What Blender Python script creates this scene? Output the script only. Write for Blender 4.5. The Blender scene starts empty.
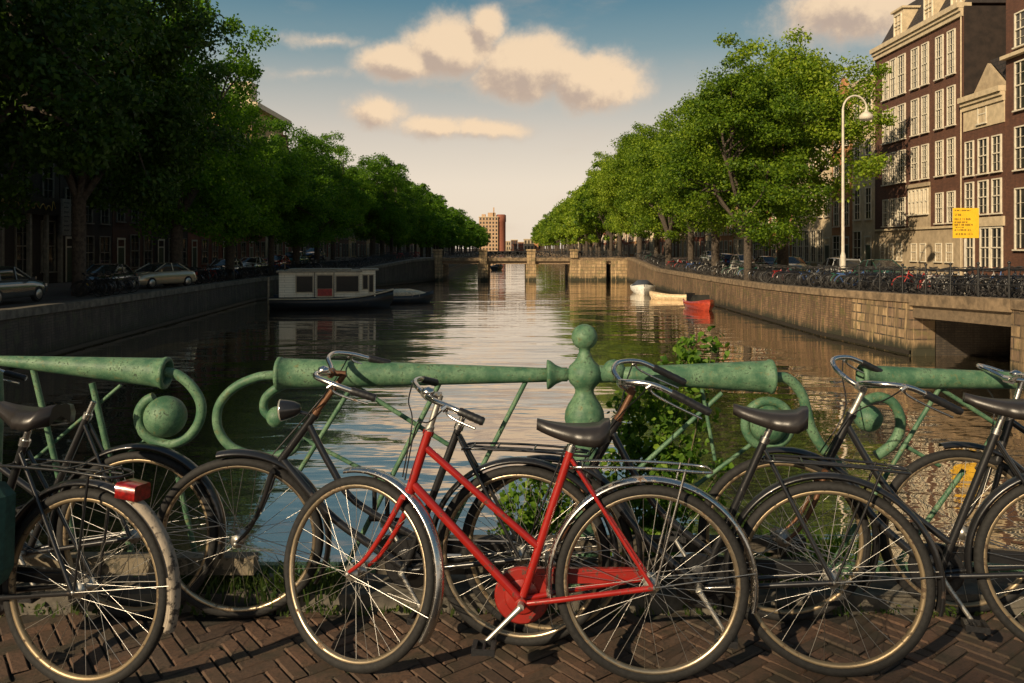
import bpy, math, random
from mathutils import Vector, Matrix
import numpy as np
random.seed(7)
R = math.radians
PI = math.pi
sc = bpy.context.scene
COL = sc.collection
F = 800.0; CX = 512.0; HY = 248.0; EYE = 1.575
def P(px, py, Y):
    return Vector(((px-CX)*Y/F, Y, EYE-(py-HY)*Y/F))

# ------------------------------------------------------------------ camera
cam = bpy.data.cameras.new('camera'); co = bpy.data.objects.new('camera', cam); COL.objects.link(co)
co.location = (0, 0, EYE); co.rotation_euler = (R(90), 0, 0)
cam.sensor_width = 36; cam.lens = 36*F/1024; cam.shift_y = -(341.5-HY)/1024
cam.clip_start = .05; cam.clip_end = 5000
sc.camera = co
sc.view_settings.view_transform = 'Standard'; sc.view_settings.look = 'None'
sc.view_settings.gamma = 1; sc.view_settings.exposure = 0.42
# ------------------------------------------------------------------ sun + sky
SUN_EL = 26; SUN_AZ = 219      # compass degrees clockwise from +Y : from the left, a little behind
sd = Vector((math.sin(R(SUN_AZ))*math.cos(R(SUN_EL)), math.cos(R(SUN_AZ))*math.cos(R(SUN_EL)), math.sin(R(SUN_EL))))
sl = bpy.data.lights.new('sun', 'SUN'); sl.energy = 4.6; sl.angle = R(.6); sl.color = (1, .80, .54)
so = bpy.data.objects.new('sun', sl); COL.objects.link(so)
so.rotation_euler = sd.to_track_quat('Z', 'Y').to_euler()

world = bpy.data.worlds.new('World'); sc.world = world; world.use_nodes = True
nt = world.node_tree; nt.nodes.clear()
class NG:
    def __init__(s, nt): s.nt = nt; s.n = nt.nodes; s.l = nt.links
    def put(s, sock, v):
        if isinstance(v, bpy.types.NodeSocket): s.l.new(v, sock)
        elif v is not None: sock.default_value = v
    def math(s, op, a, b=None, c=None, clamp=False):
        m = s.n.new('ShaderNodeMath'); m.operation = op; m.use_clamp = clamp
        for i, v in enumerate((a, b, c)):
            if v is not None: s.put(m.inputs[i], v)
        return m.outputs[0]
    def comb(s, x, y, z):
        m = s.n.new('ShaderNodeCombineXYZ')
        for i, v in enumerate((x, y, z)): s.put(m.inputs[i], v)
        return m.outputs[0]
    def vmath(s, op, a, b):
        m = s.n.new('ShaderNodeVectorMath'); m.operation = op; s.put(m.inputs[0], a); s.put(m.inputs[1], b)
        return m.outputs['Vector'] if op not in ('LENGTH', 'DISTANCE', 'DOT_PRODUCT') else m.outputs['Value']
    def noise(s, vec, scale, detail=4, rough=.55, dist=0):
        m = s.n.new('ShaderNodeTexNoise'); s.put(m.inputs['Vector'], vec); m.inputs['Scale'].default_value = scale
        m.inputs['Detail'].default_value = detail; m.inputs['Roughness'].default_value = rough; m.inputs['Distortion'].default_value = dist
        return m.outputs['Fac']
    def mix(s, f, a, b, mode='MIX'):
        m = s.n.new('ShaderNodeMix'); m.data_type = 'RGBA'; m.blend_type = mode
        s.put(m.inputs['Factor'], f); s.put(m.inputs[6], a); s.put(m.inputs[7], b)
        return m.outputs[2]
    def ramp(s, f, stops, interp='LINEAR'):
        m = s.n.new('ShaderNodeValToRGB'); s.put(m.inputs[0], f); e = m.color_ramp.elements; m.color_ramp.interpolation = interp
        while len(e) > 1: e.remove(e[-1])
        e[0].position = stops[0][0]; e[0].color = c4(stops[0][1])
        for p, c in stops[1:]:
            k = e.new(p); k.color = c4(c)
        return m.outputs[0]
    def smooth(s, v, a, b):
        m = s.n.new('ShaderNodeMapRange'); m.interpolation_type = 'SMOOTHSTEP'
        s.put(m.inputs[0], v); m.inputs[1].default_value = a; m.inputs[2].default_value = b
        return m.outputs[0]
    def mapping(s, vec, scale=(1, 1, 1), loc=(0, 0, 0), rot=(0, 0, 0)):
        m = s.n.new('ShaderNodeMapping'); s.put(m.inputs[0], vec)
        m.inputs['Scale'].default_value = scale; m.inputs['Location'].default_value = loc; m.inputs['Rotation'].default_value = rot
        return m.outputs[0]
def c4(c):
    if isinstance(c, (int, float)): return (c, c, c, 1)
    return tuple(c) + (1,) if len(c) == 3 else tuple(c)
g = NG(nt)
sky = nt.nodes.new('ShaderNodeTexSky'); sky.sky_type = 'NISHITA'; sky.sun_disc = False
sky.sun_elevation = R(SUN_EL); sky.sun_rotation = R(SUN_AZ); sky.air_density = 1.2; sky.dust_density = 2.5; sky.ozone_density = 1.0
tc = nt.nodes.new('ShaderNodeTexCoord'); d = tc.outputs['Generated']
sp = nt.nodes.new('ShaderNodeSeparateXYZ'); nt.links.new(d, sp.inputs[0])
az = g.math('ARCTAN2', sp.outputs[0], sp.outputs[1]); el = g.math('ARCSINE', sp.outputs[2])
grad = g.ramp(g.math('MULTIPLY', el, 1/1.5708), [(0, (.90, .76, .60)), (.05, (.86, .73, .59)), (.09, (.66, .58, .49)), (.125, (.42, .43, .40)), (.155, (.20, .30, .33)), (.19, (.085, .205, .27)), (.28, (.06, .14, .21)), (1, (.05, .10, .17))])
base = g.mix(.15, grad, g.mix(1, sky.outputs[0], (.10, .092, .085, 1), 'MULTIPLY'))
w1 = g.math('SUBTRACT', g.noise(d, 9, 5, .6), .5); w2 = g.math('SUBTRACT', g.noise(g.vmath('ADD', d, (3, 1, 7)), 9, 5, .6), .5)
azw = g.math('ADD', az, g.math('MULTIPLY', w1, .055)); elw = g.math('ADD', el, g.math('MULTIPLY', w2, .04))
pw = g.comb(azw, elw, 0.0)
def ae(px, py):
    u = (px-CX)/F; v = (HY-py)/F; return math.atan(u), math.atan(v/math.sqrt(1+u*u))
ELL = [(408, 60, 66, 27, 1), (450, 46, 58, 38, 1), (486, 28, 28, 27, 1), (528, 70, 82, 40, 1), (598, 82, 62, 36, 1), (383, 114, 44, 25, .85), (438, 129, 44, 18, .85), (488, 129, 60, 17, .7), (860, 8, 95, 40, .9), (320, 38, 70, 9, .3), (300, 72, 60, 8, .25), (480, -230, 620, 150, 1), (-150, 20, 200, 50, 1), (1400, 60, 220, 60, 1)]  # the high wide cloud lies out of view, added to brighten near water
def field(pw):
    dens = None
    for (px, py, rx, ry, k) in ELL:
        a0, e0 = ae(px, py); sa = rx/F; se = ry/F
        v = g.vmath('MULTIPLY', g.vmath('SUBTRACT', pw, (a0, e0, 0)), (1/sa, 1/se, 0))
        m = g.math('MULTIPLY', g.math('SUBTRACT', 1.0, g.vmath('LENGTH', v, (0, 0, 0))), k)
        dens = m if dens is None else g.math('MAXIMUM', dens, m)
    return dens
dens = field(pw); densu = field(g.vmath('ADD', pw, (.012, .016, 0)))
n_f = g.noise(d, 20, 9, .66)
dens2 = g.math('ADD', dens, g.math('MULTIPLY', g.math('SUBTRACT', n_f, .5), .75))
mask = g.smooth(dens2, -.04, .44)
nb = g.noise(g.mapping(d, (1, 1, 3.2)), 5, 6, .55)
mask2 = g.math('MULTIPLY', g.smooth(nb, .55, .8), .38)
na = g.noise(d, 20, 8, .62); nc = g.noise(g.vmath('ADD', d, (.012, 0, .018)), 20, 8, .62)
rel = g.smooth(g.math('ADD', g.math('MULTIPLY', g.math('SUBTRACT', na, nc), 1.3), g.math('SUBTRACT', dens, densu)), -.34, .22)
cl = g.mix(rel, (.50, .38, .30, 1), (.88, .66, .44, 1))
cl = g.mix(g.smooth(dens2, .05, .5), (.60, .51, .42, 1), cl)
base = g.mix(mask2, base, (.62, .48, .36, 1))
fin = g.mix(g.math('MULTIPLY', mask, .93), base, cl)
bg = nt.nodes.new('ShaderNodeBackground'); nt.links.new(fin, bg.inputs[0]); bg.inputs[1].default_value = .80
wo = nt.nodes.new('ShaderNodeOutputWorld'); nt.links.new(bg.outputs[0], wo.inputs[0])

# ------------------------------------------------------------------ materials
def newmat(name):
    m = bpy.data.materials.new(name); m.use_nodes = True; n = m.node_tree; n.nodes.clear()
    o = n.nodes.new('ShaderNodeOutputMaterial'); b = n.nodes.new('ShaderNodeBsdfPrincipled'); n.links.new(b.outputs[0], o.inputs[0])
    return m, NG(n), b, o
def setb(b, g, color=None, rough=None, metal=None, height=None, bstr=.3, bdist=.02, coat=None, spec=None):
    if color is not None: g.put(b.inputs['Base Color'], c4(color) if not isinstance(color, bpy.types.NodeSocket) else color)
    if rough is not None: g.put(b.inputs['Roughness'], rough)
    if metal is not None: g.put(b.inputs['Metallic'], metal)
    if coat is not None: b.inputs['Coat Weight'].default_value = coat
    if spec is not None: b.inputs['Specular IOR Level'].default_value = spec
    if height is not None:
        bp = g.n.new('ShaderNodeBump'); bp.inputs['Strength'].default_value = bstr; bp.inputs['Distance'].default_value = bdist
        g.put(bp.inputs['Height'], height); g.l.new(bp.outputs[0], b.inputs['Normal'])
def coord(g, kind='Object'):
    return g.n.new('ShaderNodeTexCoord').outputs[kind]
_M = {}
def worn(name, col, col2, rough=.4, metal=0, scale=40, thr=.58, bs=.25, coat=None, dist=.002, rough2=.8, metal2=0):
    """paint or metal (col) with patches of wear / rust / dirt (col2)"""
    if name in _M: return _M[name]
    m, g, b, o = newmat(name); c = coord(g)
    n1 = g.noise(c, scale, 8, .7); n2 = g.noise(c, scale*.17, 4, .6)
    w = g.math('ADD', g.math('MULTIPLY', n1, .6), g.math('MULTIPLY', n2, .4))
    mk = g.smooth(w, thr, thr+.06)
    tone = g.mix(g.noise(c, scale*.4, 3), [x*.72 for x in c4(col)[:3]]+[1], [min(1, x*1.25) for x in c4(col)[:3]]+[1])
    setb(b, g, g.mix(mk, tone, c4(col2)), g.math('ADD', rough, g.math('MULTIPLY', mk, rough2-rough)), g.math('ADD', metal, g.math('MULTIPLY', mk, metal2-metal)), n1, bs, dist, coat)
    _M[name] = m; return m
def plain(name, col, rough=.6, metal=0, var=.25, scale=6, bs=.15, bd=.01, coat=None):
    if name in _M: return _M[name]
    m, g, b, o = newmat(name); c = coord(g); n1 = g.noise(c, scale, 6, .6)
    a = [x*(1-var) for x in c4(col)[:3]]+[1]; z = [min(1, x*(1+var)) for x in c4(col)[:3]]+[1]
    setb(b, g, g.mix(g.smooth(n1, .3, .7), a, z), rough, metal, n1, bs, bd, coat)
    _M[name] = m; return m
def masonry(name, c1, c2, mortar, bw, bh, ms=.012, rough=.85, stain=.5, moss=None, bs=.6, axis='Y', offs=.5, band=None):
    """bricks/blocks in world metres on vertical walls; horizontal run along axis"""
    if name in _M: return _M[name]
    m, g, b, o = newmat(name); c = coord(g)
    s = g.n.new('ShaderNodeSeparateXYZ'); g.l.new(c, s.inputs[0])
    h = s.outputs[1] if axis == 'Y' else (s.outputs[0] if axis == 'X' else g.math('ADD', s.outputs[0], s.outputs[1]))
    v = g.comb(h, s.outputs[2], 0.0)
    t = g.n.new('ShaderNodeTexBrick'); g.put(t.inputs['Vector'], v); t.inputs['Scale'].default_value = 1
    t.inputs['Brick Width'].default_value = bw; t.inputs['Row Height'].default_value = bh; t.inputs['Mortar Size'].default_value = ms
    t.inputs['Mortar Smooth'].default_value = .3; t.offset = offs
    t.inputs['Color1'].default_value = c4(c1); t.inputs['Color2'].default_value = c4(c2); t.inputs['Mortar'].default_value = c4(mortar)
    n1 = g.noise(c, 1.1, 6, .65); n2 = g.noise(g.mapping(c, (3, 3, .22)), 1.1, 7, .72); n3 = g.noise(c, 30, 4, .7)
    col = g.mix(g.math('MULTIPLY', g.smooth(n1, .35, .75), stain), t.outputs[0], [x*.35 for x in c4(c2)[:3]]+[1])
    col = g.mix(g.math('MULTIPLY', g.smooth(n2, .47, .55), stain), col, [x*.3 for x in c4(c1)[:3]]+[1])
    if moss: col = g.mix(g.math('MULTIPLY', g.smooth(g.noise(c, 2.3, 5, .7), .5, .66), .7), col, c4(moss))
    if band:
        bz = g.math('ADD', s.outputs[2], g.math('MULTIPLY', g.noise(g.mapping(c, (1, 1, .3)), 2.2, 5, .7), -.9))
        col = g.mix(g.smooth(bz, band-.12, band-.5), col, (.022, .022, .010, 1))
        n5 = g.noise(g.mapping(c, (3, 3, .2), loc=(5, 9, 2)), 1.6, 7, .72); col = g.mix(g.math('MULTIPLY', g.smooth(n5, .53, .64), .3), col, [min(1, x*1.9) for x in c4(c1)[:3]]+[1])
    hh = g.math('SUBTRACT', g.math('MULTIPLY', n3, .5), t.outputs['Fac'])
    setb(b, g, col, rough, 0, hh, bs, .012)
    _M[name] = m; return m
def leafmat(name, c1, c2, c3, trans=.35):
    m, g, b, o = newmat(name)
    ge = g.n.new('ShaderNodeNewGeometry'); r = ge.outputs['Random Per Island']
    n = g.noise(coord(g), .5, 3)
    oi = g.n.new('ShaderNodeObjectInfo').outputs['Random']
    f = g.math('ADD', g.math('ADD', g.math('MULTIPLY', r, .6), g.math('MULTIPLY', n, .4)), g.math('MULTIPLY', g.math('SUBTRACT', oi, .45), .35))
    col = g.ramp(f, [(.15, c1), (.5, c2), (.9, c3)])
    setb(b, g, col, .55, 0, spec=.25)
    t = g.n.new('ShaderNodeBsdfTranslucent'); g.put(t.inputs[0], g.mix(1, col, (1.15, 1.3, .35, 1), 'MULTIPLY'))
    mx = g.n.new('ShaderNodeMixShader'); mx.inputs[0].default_value = trans
    g.l.new(b.outputs[0], mx.inputs[1]); g.l.new(t.outputs[0], mx.inputs[2]); g.l.new(mx.outputs[0], o.inputs[0])
    return m

# ------------------------------------------------------------------ mesh builder
class MB:
    def __init__(s): s.v = []; s.f = []; s.sm = []
    def add(s, vs, fs, smooth=False):
        n = len(s.v); s.v += [tuple(v) for v in vs]; s.f += [tuple(i+n for i in f) for f in fs]; s.sm += [smooth]*len(fs); return s
    def box(s, c, d, M=None):
        x, y, z = d[0]/2, d[1]/2, d[2]/2
        vs = [Vector((a, b, e)) for a in (-x, x) for b in (-y, y) for e in (-z, z)]
        if M is not None: vs = [M @ v for v in vs]
        vs = [v+Vector(c) for v in vs]
        return s.add(vs, [(0, 1, 3, 2), (4, 6, 7, 5), (0, 4, 5, 1), (2, 3, 7, 6), (0, 2, 6, 4), (1, 5, 7, 3)])
    def box2(s, a, b):
        return s.box([(a[i]+b[i])/2 for i in range(3)], [abs(b[i]-a[i]) for i in range(3)])
    def tube(s, pts, r, n=8, closed=False, smooth=True, cap=True, flat=None):
        pts = [Vector(p) for p in pts]; m = len(pts)
        rr = [r]*m if isinstance(r, (int, float)) else list(r)
        T = []
        for i in range(m):
            if closed: t = pts[(i+1) % m]-pts[i-1]
            else: t = pts[min(i+1, m-1)]-pts[max(i-1, 0)]
            T.append(t.normalized() if t.length > 1e-9 else Vector((0, 0, 1)))
        up = Vector((0, 0, 1)) if abs(T[0].z) < .9 else Vector((0, 1, 0))
        N = (up-T[0]*up.dot(T[0])).normalized(); vs = []
        for i in range(m):
            N = (N-T[i]*N.dot(T[i]))
            N = N.normalized() if N.length > 1e-6 else T[i].orthogonal().normalized()
            B = T[i].cross(N)
            for k in range(n):
                a = 2*PI*k/n
                q = (N*math.cos(a)*(flat or 1)+B*math.sin(a))*rr[i]
                vs.append(pts[i]+q)
        fs = []
        for i in range(m if closed else m-1):
            j = (i+1) % m
            for k in range(n):
                k2 = (k+1) % n; fs.append((i*n+k, i*n+k2, j*n+k2, j*n+k))
        s.add(vs, fs, smooth)
        if cap and not closed:
            s.add([vs[k] for k in range(n)], [tuple(range(n))[::-1]]); s.add([vs[(m-1)*n+k] for k in range(n)], [tuple(range(n))])
        return s
    def ring(s, c, rad, r, axis='Y', N=48, n=8, a0=0, a1=2*PI, flat=None):
        full = abs(a1-a0-2*PI) < 1e-6; k = N if full else N+1; pts = []
        for i in range(k):
            a = a0+(a1-a0)*i/N; x, y = math.cos(a)*rad, math.sin(a)*rad
            pts.append(Vector(c)+(Vector((x, 0, y)) if axis == 'Y' else Vector((x, y, 0)) if axis == 'Z' else Vector((0, x, y))))
        return s.tube(pts, r, n, closed=full, flat=flat)
    def lathe(s, prof, origin=(0, 0, 0), axis=Vector((0, 0, 1)), n=20, smooth=True):
        axis = Vector(axis).normalized(); q = axis.to_track_quat('Z', 'Y'); vs = []
        for (h, r) in prof:
            for k in range(n):
                a = 2*PI*k/n; vs.append(Vector(origin)+q @ Vector((math.cos(a)*r, math.sin(a)*r, h)))
        fs = [(i*n+k, i*n+(k+1) % n, (i+1)*n+(k+1) % n, (i+1)*n+k) for i in range(len(prof)-1) for k in range(n)]
        s.add(vs, fs, smooth)
        s.add(vs[:n], [tuple(range(n))[::-1]], False); s.add(vs[-n:], [tuple(range(n))], False); return s
    def sphere(s, c, r, sc_=(1, 1, 1), n=16, m=10):
        pr = [(-math.cos(PI*i/m)*r, max(1e-4, math.sin(PI*i/m)*r)) for i in range(m+1)]
        k = len(s.v); s.lathe(pr, (0, 0, 0), (0, 0, 1), n)
        for i in range(k, len(s.v)):
            v = s.v[i]; s.v[i] = (c[0]+v[0]*sc_[0], c[1]+v[1]*sc_[1], c[2]+v[2]*sc_[2])
        return s
    def loft(s, rings, smooth=True, cap=True, closed=True):
        n = len(rings[0]); vs = [p for r_ in rings for p in r_]
        fs = [(i*n+k, i*n+(k+1) % n, (i+1)*n+(k+1) % n, (i+1)*n+k) for i in range(len(rings)-1) for k in range(n if closed else n-1)]
        s.add(vs, fs, smooth)
        if cap: s.add(rings[0], [tuple(range(n))[::-1]]); s.add(rings[-1], [tuple(range(n))])
        return s
    def prism(s, poly, vec):
        n = len(poly); a = [Vector(p) for p in poly]; b = [p+Vector(vec) for p in a]
        s.add(a+b, [(i, (i+1) % n, n+(i+1) % n, n+i) for i in range(n)]+[tuple(range(n))[::-1], tuple(range(n, 2*n))]); return s
    def xf(s, M):
        s.v = [tuple(M @ Vector(v)) for v in s.v]; return s
    def mesh(s, name, m):
        me = bpy.data.meshes.new(name); me.from_pydata(s.v, [], s.f); me.update()
        me.polygons.foreach_set('use_smooth', s.sm)
        for mm in (m if isinstance(m, (list, tuple)) else [m]): me.materials.append(mm)
        return me
    def build(s, name, m, parent=None, loc=None):
        o = bpy.data.objects.new(name, s.mesh(name, m)); COL.objects.link(o)
        if parent is not None: o.parent = parent
        if loc is not None: o.location = loc
        return o
def fixn(o):
    import bmesh
    b = bmesh.new(); b.from_mesh(o.data); bmesh.ops.recalc_face_normals(b, faces=b.faces); b.to_mesh(o.data); b.free(); return o
def spline(pts, k=6):
    pts = [Vector(p) for p in pts]; out = []
    for i in range(len(pts)-1):
        p0 = pts[max(i-1, 0)]; p1 = pts[i]; p2 = pts[i+1]; p3 = pts[min(i+2, len(pts)-1)]
        for j in range(k):
            t = j/k
            out.append(.5*((2*p1)+(p2-p0)*t+(2*p0-5*p1+4*p2-p3)*t*t+(3*p1-p0-3*p2+p3)*t**3))
    out.append(pts[-1]); return out
def tag(o, label=None, cat=None, group=None, kind=None):
    if label: o['label'] = label
    if cat: o['category'] = cat
    if group: o['group'] = group
    if kind: o['kind'] = kind
    return o
def empty(name, loc=(0, 0, 0), rz=0, label=None, cat=None, group=None):
    o = bpy.data.objects.new(name, None); COL.objects.link(o); o.location = loc; o.rotation_euler = (0, 0, rz)
    o.empty_display_size = .2; return tag(o, label, cat, group)
def copy_tree(o, parent=None):
    c = o.copy(); COL.objects.link(c)
    if parent is not None: c.parent = parent
    for ch in list(o.children): copy_tree(ch, c)
    return c
def lerp(tab, y):
    if y <= tab[0][0]: return tab[0][1]
    for (a, p), (b, q) in zip(tab, tab[1:]):
        if y <= b: return p+(q-p)*(y-a)/(b-a)
    return tab[-1][1]
ORD = ['first', 'second', 'third', 'fourth', 'fifth', 'sixth', 'seventh', 'eighth', 'ninth', 'tenth', 'eleventh', 'twelfth', 'thirteenth', 'fourteenth', 'fifteenth', 'sixteenth', 'seventeenth', 'eighteenth', 'nineteenth', 'twentieth']
def ordw(i):
    if i < 20: return ORD[i]
    t = ['twenty', 'thirty', 'forty', 'fifty', 'sixty'][(i+1)//10-2]; u = (i+1) % 10
    return t+'-'+ORD[u-1] if u else {20: 'twentieth', 30: 'thirtieth', 40: 'fortieth', 50: 'fiftieth'}[i+1]

# ------------------------------------------------------------------ setting
WZ = -2.4
LX = [(-30, -14.5), (0, -15.2), (26, -16.6), (32, -17.1), (60, -19.3), (75, -16), (89, -11.6), (97, -9.3), (107, -9.3), (122, -12), (900, -13)]
RX = [(-30, 15.2), (24, 15.0), (30, 14.7), (36, 14.0), (97, 14.0), (107, 14), (122, 13.2), (900, 13)]
LZ = [(-30, 0), (4, 0), (20, -.5), (32, -.62), (60, -.77), (80, -.45), (90, .2), (97, .36), (107, .36), (125, -.4), (900, -.5)]
RZ = [(-30, 0), (4, 0), (24, -.05), (30, -.25), (44, -.5), (56, -.55), (78, -.5), (92, .2), (97, .36), (107, .36), (125, -.4), (900, -.5)]
YS = sorted(set([-60, -30, -10, 0, 4, 10, 15, 20, 24, 26, 29.5, 32, 34, 36, 40, 44, 50, 56, 60, 65, 70, 75, 78, 80, 84, 89, 90, 92, 94, 97, 102, 107, 112, 117, 122, 125, 140, 170, 220, 300, 400, 600, 900]))

# water
m, g, b, o = newmat('canal_water_mat'); c = coord(g)
L = [(6.0, .020), (2.0, .026), (.75, .026), (.26, .020)]; h = None
for q_, (lam, sl_) in enumerate(L):
    nn = g.math('MULTIPLY', g.noise(g.mapping(c, (.36/lam, 1/lam, 1/lam), loc=(q_*3.1, q_*7.7, 0), rot=(0, 0, .06*q_-.1)), 1.0, 1.5, .5, .5), sl_*lam*.8)
    h = nn if h is None else g.math('ADD', h, nn)
setb(b, g, (.022, .022, .010), .3, 0, h, 1.0, 1.0)
gl = g.n.new('ShaderNodeBsdfGlossy'); gl.inputs['Color'].default_value = (.97, .91, .84, 1); gl.inputs['Roughness'].default_value = .015
nrm = b.inputs['Normal'].links[0].from_socket; g.l.new(nrm, gl.inputs['Normal'])
fr = g.n.new('ShaderNodeFresnel'); fr.inputs['IOR'].default_value = 1.33; g.l.new(nrm, fr.inputs['Normal'])
mx = g.n.new('ShaderNodeMixShader'); g.l.new(g.math('POWER', fr.outputs[0], .30), mx.inputs[0]); g.l.new(b.outputs[0], mx.inputs[1]); g.l.new(gl.outputs[0], mx.inputs[2]); g.l.new(mx.outputs[0], o.inputs[0])
MWATER = m
w = MB(); w.add([(-60, -60, WZ), (60, -60, WZ), (60, 1500, WZ), (-60, 1500, WZ)], [(0, 1, 2, 3)])
tag(w.build('canal_water', MWATER), kind='structure')

m, g, b, o = newmat('street_mat'); c = coord(g)
t = g.n.new('ShaderNodeTexBrick'); g.put(t.inputs['Vector'], c); t.inputs['Scale'].default_value = 1; t.inputs['Brick Width'].default_value = .22; t.inputs['Row Height'].default_value = .08; t.inputs['Mortar Size'].default_value = .008
t.inputs['Color1'].default_value = (.13, .08, .06, 1); t.inputs['Color2'].default_value = (.09, .06, .05, 1); t.inputs['Mortar'].default_value = (.04, .035, .03, 1)
col = g.mix(g.smooth(g.noise(c, .6, 6, .6), .35, .7), t.outputs[0], (.10, .09, .075, 1))
setb(b, g, col, .9, 0, t.outputs['Fac'], -.3, .01); MSTREET = m

def land(name, tabx, tabz, sgn):
    m = MB(); vs = []; cols = [0, .5, 14, 400]
    for Y in YS:
        x = lerp(tabx, Y); z = lerp(tabz, Y)
        for cc in cols: vs.append((x+sgn*(cc+.02), Y, z))
    n = len(cols); fs = []
    for i in range(len(YS)-1):
        for k in range(n-1):
            q = (i*n+k, i*n+k+1, (i+1)*n+k+1, (i+1)*n+k); fs.append(q if sgn > 0 else q[::-1])
    m.add(vs, fs); return tag(m.build(name, MSTREET), kind='structure')
land('left_quay_street', LX, LZ, -1); land('right_quay_street', RX, RZ, 1)

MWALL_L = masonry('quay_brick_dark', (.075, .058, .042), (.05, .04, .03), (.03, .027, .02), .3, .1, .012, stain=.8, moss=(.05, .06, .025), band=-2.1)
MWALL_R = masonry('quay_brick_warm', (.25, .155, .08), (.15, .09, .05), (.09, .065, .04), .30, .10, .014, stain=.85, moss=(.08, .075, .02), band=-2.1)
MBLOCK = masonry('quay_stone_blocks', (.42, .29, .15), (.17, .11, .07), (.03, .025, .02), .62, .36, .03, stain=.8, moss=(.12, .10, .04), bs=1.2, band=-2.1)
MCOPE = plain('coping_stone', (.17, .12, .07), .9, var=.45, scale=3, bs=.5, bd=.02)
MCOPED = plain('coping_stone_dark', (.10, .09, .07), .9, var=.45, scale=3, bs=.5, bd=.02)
def quay(label, tabx, tabz, sgn, y0, y1, mat, cope=True, mcope=None):
    ys = sorted(set([y for y in YS if y0 < y < y1]+[y0, y1])); m = MB(); rings = []
    for Y in ys:
        x = lerp(tabx, Y); z = lerp(tabz, Y)
        rings.append([(x, Y, z-.02), (x-sgn*.10, Y, WZ-.8), (x+sgn*.9, Y, WZ-.8), (x+sgn*.9, Y, z-.02)])
    m.loft(rings, smooth=False); o = fixn(m.build('quay_wall', mat)); tag(o, label, 'wall')
    if cope:
        k = MB(); rings = []
        for Y in ys:
            x = lerp(tabx, Y)-sgn*.08; z = lerp(tabz, Y)
            rings.append([(x, Y, z-.2), (x+sgn*.5, Y, z-.2), (x+sgn*.5, Y, z+.1), (x+sgn*.03, Y, z+.1), (x, Y, z+.07)])
        k.loft(rings, smooth=False); fixn(k.build('coping', mcope or MCOPE, o))
    # timber rubbing strake just above the water
    k = MB(); rings = []
    for Y in ys:
        x = lerp(tabx, Y)-sgn*.13; rings.append([(x, Y, WZ+.05), (x+sgn*.12, Y, WZ+.05), (x+sgn*.12, Y, WZ+.2), (x, Y, WZ+.2)])
    k.loft(rings, smooth=False); fixn(k.build('fender_beam', plain('wet_timber', (.02, .016, .01), .6), o))
    return o
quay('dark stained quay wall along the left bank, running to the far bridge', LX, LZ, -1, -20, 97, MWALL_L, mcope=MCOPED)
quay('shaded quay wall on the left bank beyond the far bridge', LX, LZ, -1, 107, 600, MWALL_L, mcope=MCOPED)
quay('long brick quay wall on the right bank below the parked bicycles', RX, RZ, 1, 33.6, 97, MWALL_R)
quay('quay wall on the right bank beyond the far bridge', RX, RZ, 1, 107, 600, MWALL_R)
o = quay('wall of large weathered stone blocks left of the dark side canal opening', RX, RZ, 1, 29.5, 33.6, MBLOCK)
quay('stone block abutment right of the dark side canal opening', RX, RZ, 1, -20, 24, MBLOCK)
# side-canal opening: lintel deck + inner walls
br = empty('side_canal_bridge', (15, 26.7, -.1), 0, 'low flat brick bridge over the dark side canal opening on the right bank', 'bridge')
M4 = Matrix.Translation((-15, -26.7, .1))
k = MB(); rings = []
for Y in (23.98, 26, 28, 29.52):
    x = lerp(RX, Y)-.09; z = lerp(RZ, Y); rings.append([(x, Y, z-.30), (x+.55, Y, z-.30), (x+.55, Y, z+.1), (x, Y, z+.1)])
k.loft(rings, smooth=False).xf(M4); fixn(k.build('coping', MCOPE, br))
k = MB(); rings = []
for Y in (23.99, 26, 28, 29.51):
    x = lerp(RX, Y)+.05; z = lerp(RZ, Y); rings.append([(x, Y, z-.75), (x+.5, Y, z-.75), (x+.5, Y, z-.31), (x, Y, z-.31)])
k.loft(rings, smooth=False).xf(M4); fixn(k.build('beam', plain('beam_brown', (.14, .10, .06), .9, bs=.6), br))
k = MB()
k.box2((15.6, 29.5, WZ-.8), (40, 30.2, -.28)).box2((15.6, 23.2, WZ-.8), (40, 24, -.1)).xf(M4)
k.build('inner_wall', masonry('tunnel_brick', (.06, .045, .03), (.04, .03, .022), (.02, .018, .015), .24, .09, .012, axis='X', stain=.5), br)

# our own bridge: deck, kerb
MB_DECK = MSTREET
k = MB(); k.add([(-15.3, -12, -.012), (15.1, -12, -.012), (15.1, 3.46, -.012), (-15.3, 3.46, -.012)], [(0, 1, 2, 3)])
m, g, b, o = newmat('joint_sand'); c = coord(g); n1 = g.noise(c, 18, 5, .7)
setb(b, g, g.ramp(n1, [(.35, (.018, .015, .011)), (.55, (.035, .028, .02)), (.68, (.02, .035, .01))]), .95, 0, n1, .5, .01)
tag(k.build('pavement_bed', m), kind='structure')
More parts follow.
